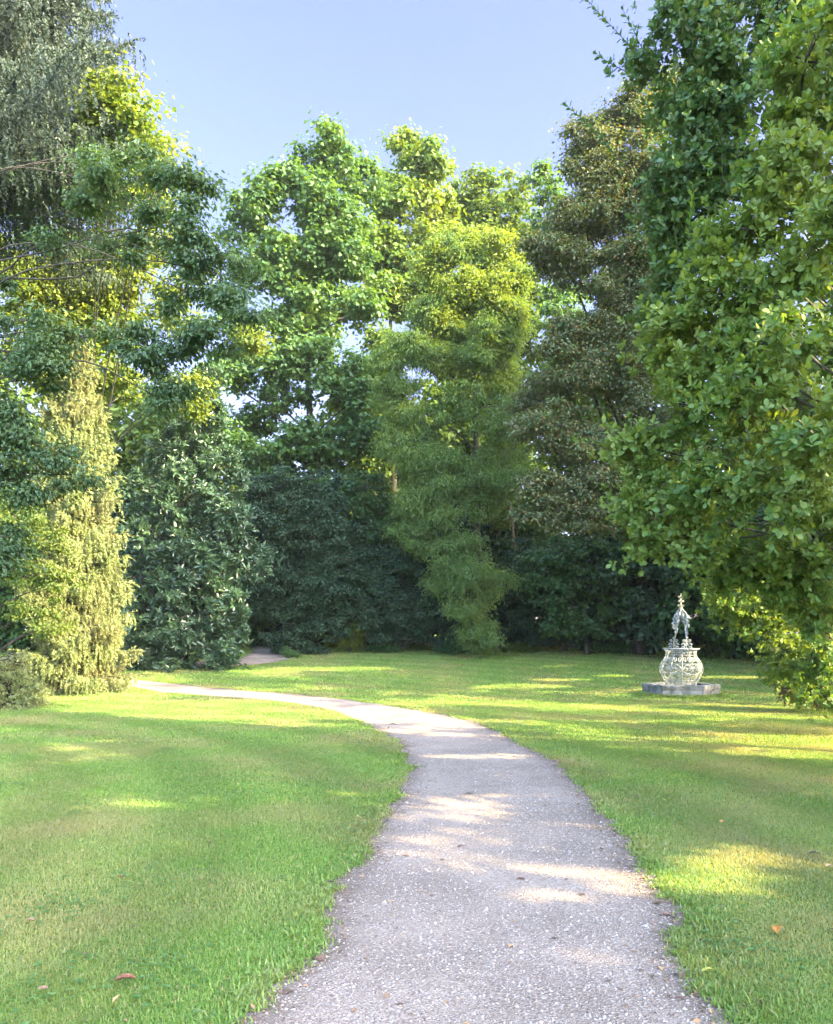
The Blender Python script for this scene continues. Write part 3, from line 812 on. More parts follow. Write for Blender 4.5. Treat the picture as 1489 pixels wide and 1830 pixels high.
# ---- dark evergreens at the back of the lawn
GE = "dark evergreen shrubs at the back of the lawn"
def bush(name, label, L_, d, mat, bpx, h, rc, L, Wd, seed, cover=1.15, templ='kite', group=None, cat="shrub", depth=.9, **kw):
    C, R = lobes_px(L_, d, depth)
    b = W(bpx, 0, d + .6)
    return tree(name, label, cat, mat, (b[0], b[1]), h, .09, C, R, rc, L, Wd, cover, templ, seed, group=group, twigs=.12, base_fork=.05, **kw)
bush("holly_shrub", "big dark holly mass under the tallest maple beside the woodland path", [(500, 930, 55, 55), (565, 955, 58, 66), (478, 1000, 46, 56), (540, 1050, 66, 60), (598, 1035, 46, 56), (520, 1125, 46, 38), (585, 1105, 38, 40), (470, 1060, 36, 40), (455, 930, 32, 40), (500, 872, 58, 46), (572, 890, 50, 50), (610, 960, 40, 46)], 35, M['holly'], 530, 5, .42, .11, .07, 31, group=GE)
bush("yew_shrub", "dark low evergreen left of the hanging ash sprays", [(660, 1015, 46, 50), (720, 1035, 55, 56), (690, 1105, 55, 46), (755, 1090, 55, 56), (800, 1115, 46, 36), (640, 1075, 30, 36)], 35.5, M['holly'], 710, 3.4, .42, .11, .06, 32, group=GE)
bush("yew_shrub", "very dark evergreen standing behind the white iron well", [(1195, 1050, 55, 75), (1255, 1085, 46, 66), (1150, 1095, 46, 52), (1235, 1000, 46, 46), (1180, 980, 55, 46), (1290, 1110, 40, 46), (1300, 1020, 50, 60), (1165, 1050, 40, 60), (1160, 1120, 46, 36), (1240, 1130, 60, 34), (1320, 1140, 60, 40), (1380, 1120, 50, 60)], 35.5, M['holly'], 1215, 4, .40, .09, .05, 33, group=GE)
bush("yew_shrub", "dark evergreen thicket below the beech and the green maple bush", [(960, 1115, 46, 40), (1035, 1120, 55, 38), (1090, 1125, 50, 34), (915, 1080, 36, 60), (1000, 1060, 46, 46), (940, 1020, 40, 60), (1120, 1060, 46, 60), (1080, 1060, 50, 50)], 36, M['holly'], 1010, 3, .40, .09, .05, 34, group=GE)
bush("small_shrub", "small yellow-lit shrub at the lawn edge between the dark evergreens", [(630, 1135, 30, 24), (600, 1145, 26, 16), (645, 1115, 18, 20)], 36, M['lime'], 625, 1.0, .22, .09, .05, 35, group=None)

for i, (lb, px, d, w_, h_, mt) in enumerate([("low ivy mound at the foot of the big dark holly", 545, 35, 60, 16, 'holly'), ("low light green plant clump at the lawn edge beside the small yellow-lit shrub", 690, 36, 40, 14, 'green_bush'),
      ("low green plants under the hanging ash sprays", 830, 35, 50, 20, 'green_bush'), ("low yellowish plants at the lawn edge under the leaning tree", 935, 36, 40, 14, 'lime_green'), ("low plants at the lawn edge left of the white iron well", 1105, 35.5, 60, 16, 'green_bush'),
      ("low yellowish plants behind the stone slab of the well", 1160, 36, 30, 12, 'lime_green'), ("grassy weeds at the mouth of the woodland path", 518, 33.5, 24, 14, 'green_bush')]):
    yb = HZ + (EYE - float(gz(0, d))) * FPX / d
    bush("edge_plants", lb, [(px - w_ * .5, yb - h_ * .5, w_ * .5, h_ * .8), (px + w_ * .3, yb - h_ * .3, w_ * .5, h_ * .7), (px, yb - h_ * .9, w_ * .4, h_ * .7)], d, M[mt], px, .5, .2, .10, .05, 300 + i, group="low plants along the lawn edge", depth=1.2)

# ---- evergreen magnolia left of the woodland path
C, R = lobes_px([(378, 680, 24, 42), (372, 755, 42, 46), (312, 800, 46, 46), (402, 830, 38, 42), (268, 880, 46, 46), (340, 885, 56, 56), (402, 920, 42, 46), (288, 960, 56, 46), (370, 990, 62, 46),
                 (250, 1030, 42, 46), (322, 1050, 66, 46), (402, 1080, 38, 46), (252, 1110, 46, 46), (330, 1125, 66, 46), (405, 1150, 38, 38), (240, 1170, 36, 30), (305, 1180, 56, 24), (372, 1180, 40, 22)], 29.3)
C, R = deep_copies(C, R, np.random.default_rng(8), 29.3, .5, 1.3)
tree("magnolia_tree", "dense evergreen magnolia with large glossy leaves left of the woodland path", "tree", M['magnolia'], (W(325, 0, 30)[0], 30), 10.5, .2, C, R, .42, .2, .085, 1.1, 'kite', 36, rosette=True, base_fork=.05, k=1.0)

# ---- left side
spruce("spruce_tree", "huge weeping spruce filling the top left corner, needles hanging in curtains", "tree", (W(-45, 0, 19.5)[0], 19.5), 27, 13.4, lambda z: 5.7 * max(0, (29.0 - z) / 19.5) ** .85, M['spruce'], 41, strand=(.35, 1.05), r0=.30, per=8, dens=2.2, nl=.085, nw=.04, pack=.20)
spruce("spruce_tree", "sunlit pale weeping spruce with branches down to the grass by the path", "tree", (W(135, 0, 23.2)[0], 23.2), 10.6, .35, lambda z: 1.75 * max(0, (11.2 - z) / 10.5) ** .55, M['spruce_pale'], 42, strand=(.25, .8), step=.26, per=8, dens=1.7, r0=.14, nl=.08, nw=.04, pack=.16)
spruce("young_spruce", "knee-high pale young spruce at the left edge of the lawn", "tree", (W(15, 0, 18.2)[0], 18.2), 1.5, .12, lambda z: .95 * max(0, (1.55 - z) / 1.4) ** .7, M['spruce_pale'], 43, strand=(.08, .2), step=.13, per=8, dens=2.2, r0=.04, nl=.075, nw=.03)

C, R = lobes_px([(250, 290, 66, 45), (330, 330, 36, 36), (190, 335, 62, 34), (310, 400, 66, 40), (370, 450, 56, 42), (395, 490, 56, 50), (418, 560, 46, 42), (330, 520, 56, 42), (350, 620, 56, 42),
                 (50, 572, 56, 20), (140, 608, 66, 22), (260, 615, 60, 42), (30, 680, 50, 40), (100, 660, 44, 22), (262, 700, 56, 28), (30, 800, 46, 36), (140, 848, 36, 24), (90, 818, 36, 22), (10, 740, 36, 26), (15, 960, 36, 26), (12, 860, 34, 30), (8, 1010, 26, 26), (10, 760, 40, 30), (-40, 900, 60, 60),
                 (300, 660, 50, 36), (30, 885, 36, 20),
                 (-120, 640, 90, 70), (-120, 800, 90, 70)], 13.5, .8)
tree("hornbeam_tree", "shaded broad-leaved tree reaching in from the left over the pale spruce", "tree", M['shade_tree'], (-9.6, 13.9), 11.5, .22, C, R * np.array([1.1, 1.15, 1.05]), .40, .085, .045, .85, 'kite', 44, k=.85, flat=.38, twigs=.6, bend=.25, droop=.4, rise=(-.12, .10), thick=.5, along=1)
C, R = lobes_px([(200, 172, 62, 40, -7.4), (240, 225, 60, 46, -7.4), (268, 272, 46, 34, -7.4), (175, 225, 46, 40, -7.2), (290, 300, 36, 24, -7.3), (160, 210, 50, 60), (30, 455, 60, 42), (90, 475, 60, 42), (150, 450, 66, 42), (20, 530, 60, 46), (60, 500, 60, 46), (170, 520, 60, 46), (240, 450, 50, 40), (120, 590, 60, 40), (220, 500, 60, 42), (100, 530, 66, 42), (215, 560, 42, 42), (325, 565, 40, 30), (260, 350, 60, 50), (160, 330, 66, 60), (330, 690, 36, 40), (80, 640, 66, 60), (200, 650, 60, 60)], 26.5)
C, R = deep_copies(C, R, np.random.default_rng(9), 26.5, .4)
tree("lime_tree", "sunny yellow-green tree behind the huge weeping spruce", "tree", M['lime'], (W(160, 0, 28.5)[0], 28.5), 18, .24, C, R, .55, .13, .10, 1.0, 'kite', 45, thick=.4, bark='bark_grey', k=1.15)
C, R = lobes_px([(30, 925, 50, 36), (75, 965, 46, 30), (45, 1030, 52, 36), (105, 1045, 40, 30), (60, 1100, 40, 28), (100, 1120, 36, 24), (-60, 1000, 60, 60)], 20)
tree("field_maple", "low sunlit yellow-green tree in front of the pale spruce at the left edge", "tree", M['lime_green'], (W(-20, 0, 20.4)[0], 20.4), 3.6, .12, C, R, .28, .075, .05, .75, 'kite', 46, k=.9)

# ---- right foreground
def lobes_d(rows):
    C, R = [], []
    for px, py, rx, ry, d in rows:
        C.append(W(px, py, d)); a, b = rx / FPX * d, ry / FPX * d
        R.append((a, .9 * (a + b) * .5 + .1, b))
    return np.array(C), np.array(R)
C, R = lobes_d([(1250, 50, 80, 70, 10.6), (1235, 180, 50, 66, 10.8), (1270, 180, 70, 66, 10.4), (1235, 320, 80, 66, 10.6), (1200, 415, 48, 56, 10.8), (1262, 470, 72, 60, 10.4), (1330, 100, 70, 76, 10.2), (1215, 320, 40, 50, 10.9),
                (1340, 260, 60, 70, 10.4), (1185, 560, 42, 46, 11), (1230, 400, 60, 50, 10.6), (1225, 20, 36, 40, 10.9), (1400, 40, 80, 80, 10.5), (1150, 128, 22, 12, 10.9), (1500, 150, 100, 100, 11), (1330, -80, 110, 90, 11)])
tree("glossy_tree", "dark glossy-leaved tree reaching the top right corner behind the yellow-green one", "tree", M['right_dark'], (9.2, 13.2), 9.5, .16, C, R, .32, .076, .047, 1.3, 'oval', 51, rosette=True, twigs=.6, thick=.6)
C, R = lobes_d([(1440, 110, 66, 90, 8.6), (1405, 290, 80, 80, 8.6), (1340, 410, 70, 60, 8.7), (1455, 440, 76, 80, 8.2), (1310, 520, 80, 52, 8.8), (1245, 610, 80, 56, 9.2), (1185, 600, 46, 42, 9.5), (1400, 610, 86, 66, 8.2), (1215, 720, 70, 46, 9.2),
                (1335, 740, 86, 66, 8.3), (1455, 780, 76, 86, 7.8), (1160, 800, 36, 26, 9.5), (1105, 798, 40, 13, 9.6), (1185, 872, 62, 36, 9.5), (1128, 905, 36, 30, 9.6), (1265, 880, 76, 52, 8.8), (1380, 895, 86, 56, 8.3), (1165, 960, 42, 40, 9.6),
                (1250, 970, 66, 52, 9.3), (1340, 1010, 76, 52, 9.7), (1430, 980, 66, 56, 9), (1310, 1075, 40, 40, 11.5), (1440, 1080, 62, 60, 10.4), (1380, 1110, 56, 46, 11.5), (1455, 1165, 56, 52, 12.2), (1400, 1165, 46, 40, 13), (1350, 1090, 46, 36, 12.5), (1465, 1225, 46, 36, 13), (1420, 1030, 60, 50, 9.8),
                (1580, 300, 110, 140, 9), (1600, 600, 120, 140, 8.8), (1600, 900, 120, 130, 9), (1570, 60, 100, 110, 9.4)])
tree("young_magnolia", "near yellow-green leafy tree hanging over the right edge of the lawn", "tree", M['right_light'], (8.3, 9.8), 7.2, .14, C, R, .30, .072, .046, 1.3, 'oval', 52, rosette=True, twigs=.7, thick=.5)
bush("border_shrub", "reddish-stemmed shrub touching the grass at the right edge", [(1440, 1185, 55, 46), (1410, 1225, 36, 28), (1470, 1235, 36, 26), (1500, 1180, 50, 60)], 16.8, M['red_bush'], 1460, 1.2, .22, .085, .045, 53, cover=1.0)

# upright shoots that stick out of the two right-hand trees (parts of those trees)
def shoots(name, parent_name, rows, mat, seed, L=.10, Wd=.05):
    rng = np.random.default_rng(seed)
    root = [o for o in COL.objects if o.type == 'EMPTY' and o.name.startswith(parent_name)][0]
    for (x0, y0, x1, y1, d) in rows:
        mb = MB()
        a, b = W(x0, y0, d), W(x1, y1, d + rng.uniform(-.2, .2))
        mid = (a + b) / 2 + rng.normal(0, .05, 3)
        c = bez(a, mid, b, 14)
        mb.tube(c, np.linspace(.008, .003, 14), 4, False)
        n = int(np.linalg.norm(b - a) / .03)
        t = np.linspace(.1, 1, n)
        pts = np.stack([np.interp(t, np.linspace(0, 1, 14), c[:, k]) for k in range(3)], 1)
        ax = norm(b - a)
        ph = np.arange(n) * 2.4
        e1 = norm(np.cross(ax, np.array([0.2, 1, 0]))); e2 = np.cross(ax, e1)
        rad = np.cos(ph)[:, None] * e1 + np.sin(ph)[:, None] * e2
        sc = rng.uniform(.6, 1.1, n)
        tw = mb.build("shoot", M['bark'], root)
        lv = leaves(name, pts, norm(ax * .8 + rad + rng.normal(0, .2, (n, 3))), norm(ax - rad * .6 + rng.normal(0, .2, (n, 3))), L * sc, Wd * sc, 'oval', mat, root, True)
        lv.parent = tw; lv.location = (0, 0, 0)
shoots("shoot_leaves", "glossy_tree", [(1190, 150, 1040, -10, 10.9), (1170, 140, 1112, 15, 10.9), (1150, 140, 1065, 95, 10.9), (1130, 320, 1008, 185, 10.9), (1230, 290, 1236, 150, 10.4), (1215, 460, 1212, 300, 10.4), (1180, 40, 1175, -30, 10.9), (1290, 330, 1285, 230, 10.2)], M['right_dark'], 61)
shoots("shoot_leaves", "young_magnolia", [(1180, 800, 1030, 785, 9.6), (1230, 480, 1238, 330, 9.6), (1310, 330, 1325, 245, 9.0), (1340, 790, 1338, 725, 7.9), (1150, 905, 1075, 890, 9.6), (1190, 980, 1120, 1000, 9.6)], M['right_light'], 62)

# ---- wood behind
GW = "woodland trees behind the park"
def wood_tree(label, x, y, h, r, seed, mat='wood_far', cover=.8, leaf=.34, low=.18, name="woodland_tree", group=GW, rcs=.8, k=.8, gaps=False):
    rng = np.random.default_rng(seed)
    bz = float(gz(x, y))
    C, R = [], []
    n = 16
    for i in range(n):
        zt = low + (1 - low) * (i + .5) / n
        rr = r * (1 - ((zt - .5) / .62) ** 2) ** .5 if abs(zt - .5) < .6 else r * .3
        a = i * 2.4 + rng.normal(0, .3)
        ro = rr * rng.uniform(.35, .75)
        C.append((x + ro * math.cos(a), y + ro * math.sin(a), bz + zt * h * .95)); s = rr * rng.uniform(.5, .72)
        R.append((s, s, s * .75))
    tree(name, label, "tree", M[mat], (x, y), h * .93, .02 * h, np.array(C), np.array(R), rcs, leaf, leaf * .9, cover, 'maple', seed, group=group, twigs=.08, k=k, gaps=gaps)
wl = ["slim woodland tree filling the gap left of the ash trunk", "slim woodland tree filling the gap between the evergreen magnolia and the tallest maple", "bright woodland tree seen through the gap right of the tallest maple's trunk", "woodland tree behind the left part of the tallest maple", "woodland tree far behind the evergreen magnolia",
      "woodland tree behind the dark evergreens at the middle of the lawn edge", "woodland tree behind the ash", "woodland tree behind the brownish beech", "woodland tree behind the very dark evergreen and the well",
      "woodland tree closing the end of the woodland path", "woodland tree far behind the pale spruce"]
for i, (x, y, h, r) in enumerate([(2.2, 47, 16, 3.6), (-13.5, 45, 15, 3.6), (-2.6, 50, 17, 4.2), (-11, 52, 13, 4.2), (-17, 47, 16, 4.6), (.5, 47, 10, 4.0), (5.5, 53, 18, 4.6), (11.5, 44, 19, 4.8), (17, 38, 18, 5), (-8.2, 47, 9, 3.6), (-24, 42, 17, 5)]):
    wood_tree(wl[i], x, y, h, r, 70 + i, low=.05 if i in (5, 9) else .15)

tl = ["woodland thicket behind the bend of the path at the far left", "woodland thicket showing under the pale spruce", "woodland thicket behind the evergreen magnolia", "dark thicket where the woodland path disappears",
      "woodland thicket behind the big dark holly", "woodland thicket behind the small yellow-lit shrub", "woodland thicket behind the hanging ash sprays", "woodland thicket between the leaning tree and the beech", "woodland thicket behind the beech trunk",
      "woodland thicket behind the white iron well", "woodland thicket at the right end of the far lawn", "woodland thicket behind the reddish-stemmed shrub"]
for i, (x, y, h) in enumerate([(-24, 34, 6), (-19, 37, 7), (-13.5, 38, 7), (-8.8, 41, 6.5), (-5.2, 41, 7), (-2, 41, 7), (2, 40, 7), (5.5, 40, 7), (9.5, 36, 7), (13.5, 33, 6.5), (17, 29, 6), (14.5, 22.5, 4)]):
    wood_tree(tl[i], x, y, h, h * .45, 120 + i, 'green_bush' if i % 2 else 'holly', .9, .20, .06, "woodland_thicket", "thickets behind the lawn", .6)

# ---- unseen trees and shrubs placed right of the picture to shade the lawn
GS = "park trees standing right of the picture"
pl = ["round shade tree standing beside the viewer right of the picture", "broad shade tree nearest the viewer on the right side of the path", "very tall slim tree right of the near yellow-green tree", "small tree between the tall slim ones right of the lawn",
      "tall slim tree right of the white iron well", "massive shade tree right of the far lawn", "massive shade tree far right outside the picture", "massive shade tree behind the far right end of the lawn"]
for i, (x, y, h, r, low, k_) in enumerate([(13.5, -3.6, 16, 3.6, .08, 1.1), (11.5, 3.2, 20.5, 3.1, .12, 1.0), (12, 6.0, 31, 1.8, .08, 1.0), (14, 10.6, 12.5, 1.3, .30, 1.1), (16, 14.8, 21, 2.5, .06, .9), (19, 20, 25, 5.2, .05, 1.0), (19, 26, 25, 4.0, .06, .8), (26, 27, 26, 6, .12, .6)]):
    wood_tree(pl[i], x, y, h, r, 90 + i, 'maple', .85, .22, low, "park_tree", GS, .7, k_, True)

wood_tree("leafy shrub nearest the viewer right of the picture", 8.5, -.5, 4.4, 1.9, 140, 'green_bush', .9, .12, .06, "park_shrub", "shrubs right of the picture", .5, .9, True)  # unseen low blockers added to keep sun off the near ground
wood_tree("leafy shrub beside the near yellow-green tree right of the picture", 8.6, 4.3, 4.7, 1.25, 141, 'green_bush', .9, .12, .06, "park_shrub", "shrubs right of the picture", .5, .9, True)

# ------------------------------------------------------------------ the ornamental well
def well():
    D0 = 22.05
    c0 = np.array([(1217 - CX) / FPX * D0, D0, 0.0])
    root = empty("ornamental_well", tuple(c0))
    root.rotation_euler.z = math.atan2(c0[1], c0[0]) - math.pi / 2      # squared to the path, not to the lawn axis
    tag(root, "ornamental well with bulging white wrought-iron cage on a grey stone base", "well")
    rot = math.radians(3.5); RH, HB = 1.05, .34
    ang = rot + np.arange(6) * math.pi / 3
    # stone slab: chipped prism, the front right corner broken off
    mb = MB(); rng = np.random.default_rng(4)
    def ring(r, z, drop=0.0):
        pts = []
        for k in range(6):
            a, b = ang[k], ang[(k + 1) % 6]
            p, q_ = np.array([math.cos(a), math.sin(a)]) * r, np.array([math.cos(b), math.sin(b)]) * r
            for s in np.linspace(0, 1, 8, endpoint=False):
                xy = p * (1 - s) + q_ * s
                pts.append((xy[0], xy[1], z))
        pts = np.array(pts)
        pts[:, :2] *= (1 + rng.normal(0, .006, (len(pts), 1))); pts[:, 2] += rng.normal(0, .006, len(pts)) * (1 if drop else .3)
        # broken corner between front right and right vertices
        a = np.degrees(np.arctan2(pts[:, 1], pts[:, 0])) % 360
        br = np.exp(-((a - 352) / 13.0) ** 2)
        pts[:, :2] *= (1 - drop * br)[:, None]
        return pts + c0
    rings = [ring(RH, -.1, .16), ring(RH * .995, .10, .17), ring(RH * .99, .20, .13), ring(RH * 1.0, HB - .10, .06), ring(RH * 1.012, HB - .03, .02), ring(RH * .995, HB, .01), ring(RH * .80, HB + .002), ring(RH * .78, HB - .06)]
    V = np.concatenate(rings); n = 48
    F = []
    for k in range(len(rings) - 1):
        for j in range(n):
            F.append((k * n + j, k * n + (j + 1) % n, (k + 1) * n + (j + 1) % n, (k + 1) * n + j))
    F.append(tuple((len(rings) - 1) * n + np.arange(n)))
    mb.add(V, F)
    base = mb.build("stone_base", M['stone'], root, False)
    mb = MB()
    for t_ in range(5):      # rough brown rubble showing in the broken corner
        a = math.radians(331 + t_ * 7.5); r = RH * (.90 - .012 * t_)
        c = c0 + np.array([math.cos(a) * r * .93, math.sin(a) * r * .93, .05 + .05 * (t_ % 2)])
        s = rng.uniform(.05, .085, 3) * np.array([1, 1, 1.3])
        u = np.array([[x, y, z] for x in (-1, 1) for y in (-1, 1) for z in (-1, 1)], float) * (1 + rng.normal(0, .15, (8, 3)))
        mb.add(c + u * s, [(0, 1, 3, 2), (4, 6, 7, 5), (0, 4, 5, 1), (2, 3, 7, 6), (0, 2, 6, 4), (1, 5, 7, 3)])
    mb.build("broken_corner", M['brick_core'], base, False)
    # cage
    prof = np.array([[0, .40], [.085, .42], [.21, .485], [.335, .55], [.42, .578], [.505, .58], [.65, .53], [.80, .43], [.92, .405], [.99, .42], [1.04, .50]])
    zt = HB - .05
    def rad_at(z): return np.interp(z, pz, pr)
    tz = np.linspace(0, 1, 60)
    cp = catmull(prof, 6); pz, pr = cp[:, 0], cp[:, 1]
    def on(a, z, k=1.0):
        r = rad_at(z) * k
        return np.stack([c0[0] + r * np.cos(a), c0[1] + r * np.sin(a), zt + z + 0 * a], -1)
    mb = MB()
    NR = 12
    zz = np.linspace(0, 1.04, 30)
    for k in range(NR):
        a = np.full(30, rot + k * 2 * math.pi / NR)
        mb.tube(on(a, zz), .0125, 5)
    mb.build("rib_bars", M['iron_white'], root)
    ra = np.linspace(0, 2 * math.pi, 49)
    mb = MB()
    for z, r in ((.01, .014), (.16, .008), (.335, .008), (.62, .008), (.86, .008), (1.035, .018)):
        mb.tube(on(ra, np.full(49, z)), r, 5, False)
    mb.build("hoops", M['iron_white'], root)
    mb = MB()
    dA = 2 * math.pi / NR
    def scroll(ac, zc, wa, hz, turns, mir, r=.0062):
        t = np.linspace(0, 1, 22)
        th = turns * 2 * math.pi * t
        s = 1 - .72 * t
        mb.tube(on(ac + mir * wa * s * np.cos(th), zc + hz * s * np.sin(th)), r, 4)
    for k in range(NR):
        ac = rot + (k + .5) * dA
        t = np.linspace(0, 2 * math.pi, 20)
        mb.tube(on(ac + dA * .40 * np.cos(t), .475 + .12 * np.sin(t)), .0125, 4, False)
        for mir in (-1, 1):
            scroll(ac + mir * dA * .17, .475, dA * .15, .06, 1.3, mir, .009)
            scroll(ac + mir * dA * .25, .73, dA * .19, .085, 1.25, mir, .0115)
            scroll(ac + mir * dA * .25, .945, dA * .17, .055, 1.2, mir, .010)
            scroll(ac + mir * dA * .25, .08, dA * .17, .06, 1.1, mir, .008)
        mb.tube(on(ac + dA * .38 * np.cos(t), .255 + .05 * np.sin(t)), .007, 4, False)
    mb.build("scrollwork", M['iron_white'], root)
    # overthrow: two double legs rising from the rim to a leafy crown and a finial
    zr = zt + 1.04
    mb = MB(); lf = MB()
    def flake(mbx, p, d, up_, L, w):
        d = norm(np.asarray(d, float)); up_ = np.asarray(up_, float); s = norm(np.cross(d, up_)); nn_ = np.cross(s, d)
        pts = [p, p + d * L * .35 + s * w * .5 + nn_ * .02, p + d * L * .7 + s * w * .4 + nn_ * .03, p + d * L + nn_ * .0, p + d * L * .7 - s * w * .4 + nn_ * .03, p + d * L * .35 - s * w * .5 + nn_ * .02, p + d * L * .5 - nn_ * .015]
        mbx.add(np.array(pts), [(0, 1, 6), (1, 2, 6), (2, 3, 6), (3, 4, 6), (4, 5, 6), (5, 0, 6)])
    feet = ((-1, -.20, .44), (1, .15, -.46))          # the two legs stand on the rim, one behind and one in front
    for sx, fx, fy in feet:
        k = [(fx, fy, -.03), (fx * .95, fy * .8, .22), (sx * .135, fy * .45, .42), (sx * .115, fy * .25, .55), (sx * .165, fy * .16, .70), (sx * .18, fy * .12, .86), (sx * .13, fy * .08, 1.0), (sx * .05, fy * .03, 1.10), (sx * .015, 0, 1.20)]
        P = catmull([(c0[0] + x, c0[1] + y, zr + z) for x, y, z in k], 6)
        mb.tube(P, np.linspace(.024, .015, len(P)), 6)
        k = [(sx * .105, fy * .2, .60), (sx * .09, fy * .14, .74), (sx * .06, fy * .05, .84), (0, 0, .88)]
        mb.tube(catmull([(c0[0] + x, c0[1] + y, zr + z) for x, y, z in k], 6), .013, 5)
    for q_ in range(170):
        z = .50 + .56 * rng.random() ** .75
        xo = np.interp(z, [.50, .60, .72, .88, 1.0, 1.08], [.125, .15, .185, .19, .13, .06])
        xi = np.interp(z, [.50, .62, .72, .80], [.10, .08, .055, 0])
        x = rng.uniform(xi, xo) * rng.choice((-1, 1))
        flake(lf, np.array([c0[0] + x, c0[1] + rng.normal(0, .045), zr + z]), (np.sign(x) * rng.uniform(-.15, .45), rng.uniform(-.5, .5), rng.uniform(-1.2, -.3)), (np.sign(x), rng.normal(), .4), rng.uniform(.09, .17), rng.uniform(.04, .07))
    for sx, fx, fy in feet:                               # scrolls that flank the legs on the rim
        sc1 = MB()
        for dx, dz, r_ in ((-.085, .10, .062), (.085, .10, .062), (-.07, .215, .042), (.07, .215, .042), (0, .30, .03), (-.09, .02, .05), (.09, .02, .05)):
            t = np.linspace(0, 1, 18); th = 3.4 * math.pi * t; s = r_ * (1 - .65 * t)
            sc1.tube(np.stack([c0[0] + fx + dx + np.sign(dx or 1) * s * np.cos(th), np.full(18, c0[1] + fy), zr + dz + s * np.sin(th)], 1), .011, 4)
        sc1.build("rim_scroll", M['iron_white'], root)
    mb.build("overthrow_legs", M['iron_white'], root)
    lf.build("crown_leaves", M['iron_white'], root, False)
    mb = MB()
    mb.tube([c0 + np.array([0, 0, zr + 1.05]), c0 + np.array([0, 0, zr + 1.3]), c0 + np.array([0, 0, zr + 1.56])], [.028, .02, .006], 6)
    for z, r_, nlf in ((1.20, .10, 6), (1.33, .085, 5), (1.44, .075, 5)):
        for k in range(nlf):
            a = k * 2 * math.pi / nlf + z * 3
            flake(mb, c0 + np.array([math.cos(a) * .02, math.sin(a) * .02, zr + z - .03]), (math.cos(a), math.sin(a), .55), (0, 0, 1), r_, r_ * .9)
            flake(mb, c0 + np.array([math.cos(a) * .02, math.sin(a) * .02, zr + z + .03]), (math.cos(a + .5), math.sin(a + .5), -.35), (0, 0, 1), r_ * .8, r_ * .7)
    mb.build("finial", M['iron_gold'], root, False)
well()

# ------------------------------------------------------------------ fallen leaves
def fallen(name, label, px, py, size, colr, seed, curl=.6, rot=None, pitch=.25, cat="leaf", group="fallen leaves", wid=.55):
    rng = np.random.default_rng(seed)
    m = plain_mat(name + "_" + str(seed), tuple(c * .35 for c in colr), tuple(c * .75 for c in colr), 60, .7, .2)
    p = G(px, py)
    nU, nV = 9, 5
    u = np.linspace(0, 1, nU); v = np.linspace(-1, 1, nV)
    outl = np.sin(np.pi * np.clip(u, .02, .99)) ** .7 * (1 - .25 * u)
    X = (u - .5)[:, None] * size + 0 * v[None]
    Y = v[None] * (outl * wid * .5 * size)[:, None]
    Z = (np.abs(v)[None] ** 1.5) * (outl * curl * .20 * size)[:, None] + (np.sin(u * math.pi * 1.0) * pitch * size * .22)[:, None] + rng.normal(0, .012 * size, (nU, nV))
    a = rot if rot is not None else rng.uniform(0, 6.28)
    tl = rng.uniform(-.3, .3)
    Z = Z + Y * tl
    Z -= Z.min()
    lift = .012 if in_poly(np.array([p[0]]), np.array([p[1]]), POLY)[0] else .035
    V = np.stack([p[0] + X * math.cos(a) - Y * math.sin(a), p[1] + X * math.sin(a) + Y * math.cos(a), Z + lift], -1).reshape(-1, 3)
    q = [(i * nV + j, i * nV + j + 1, (i + 1) * nV + j + 1, (i + 1) * nV + j) for i in range(nU - 1) for j in range(nV - 1)]
    b = np.array(p); b[2] = lift
    o = raw_mesh(name, V - b, np.array(q), np.full(len(q), 4), m, None, True)
    o.location = b
    tag(o, label, cat, group)
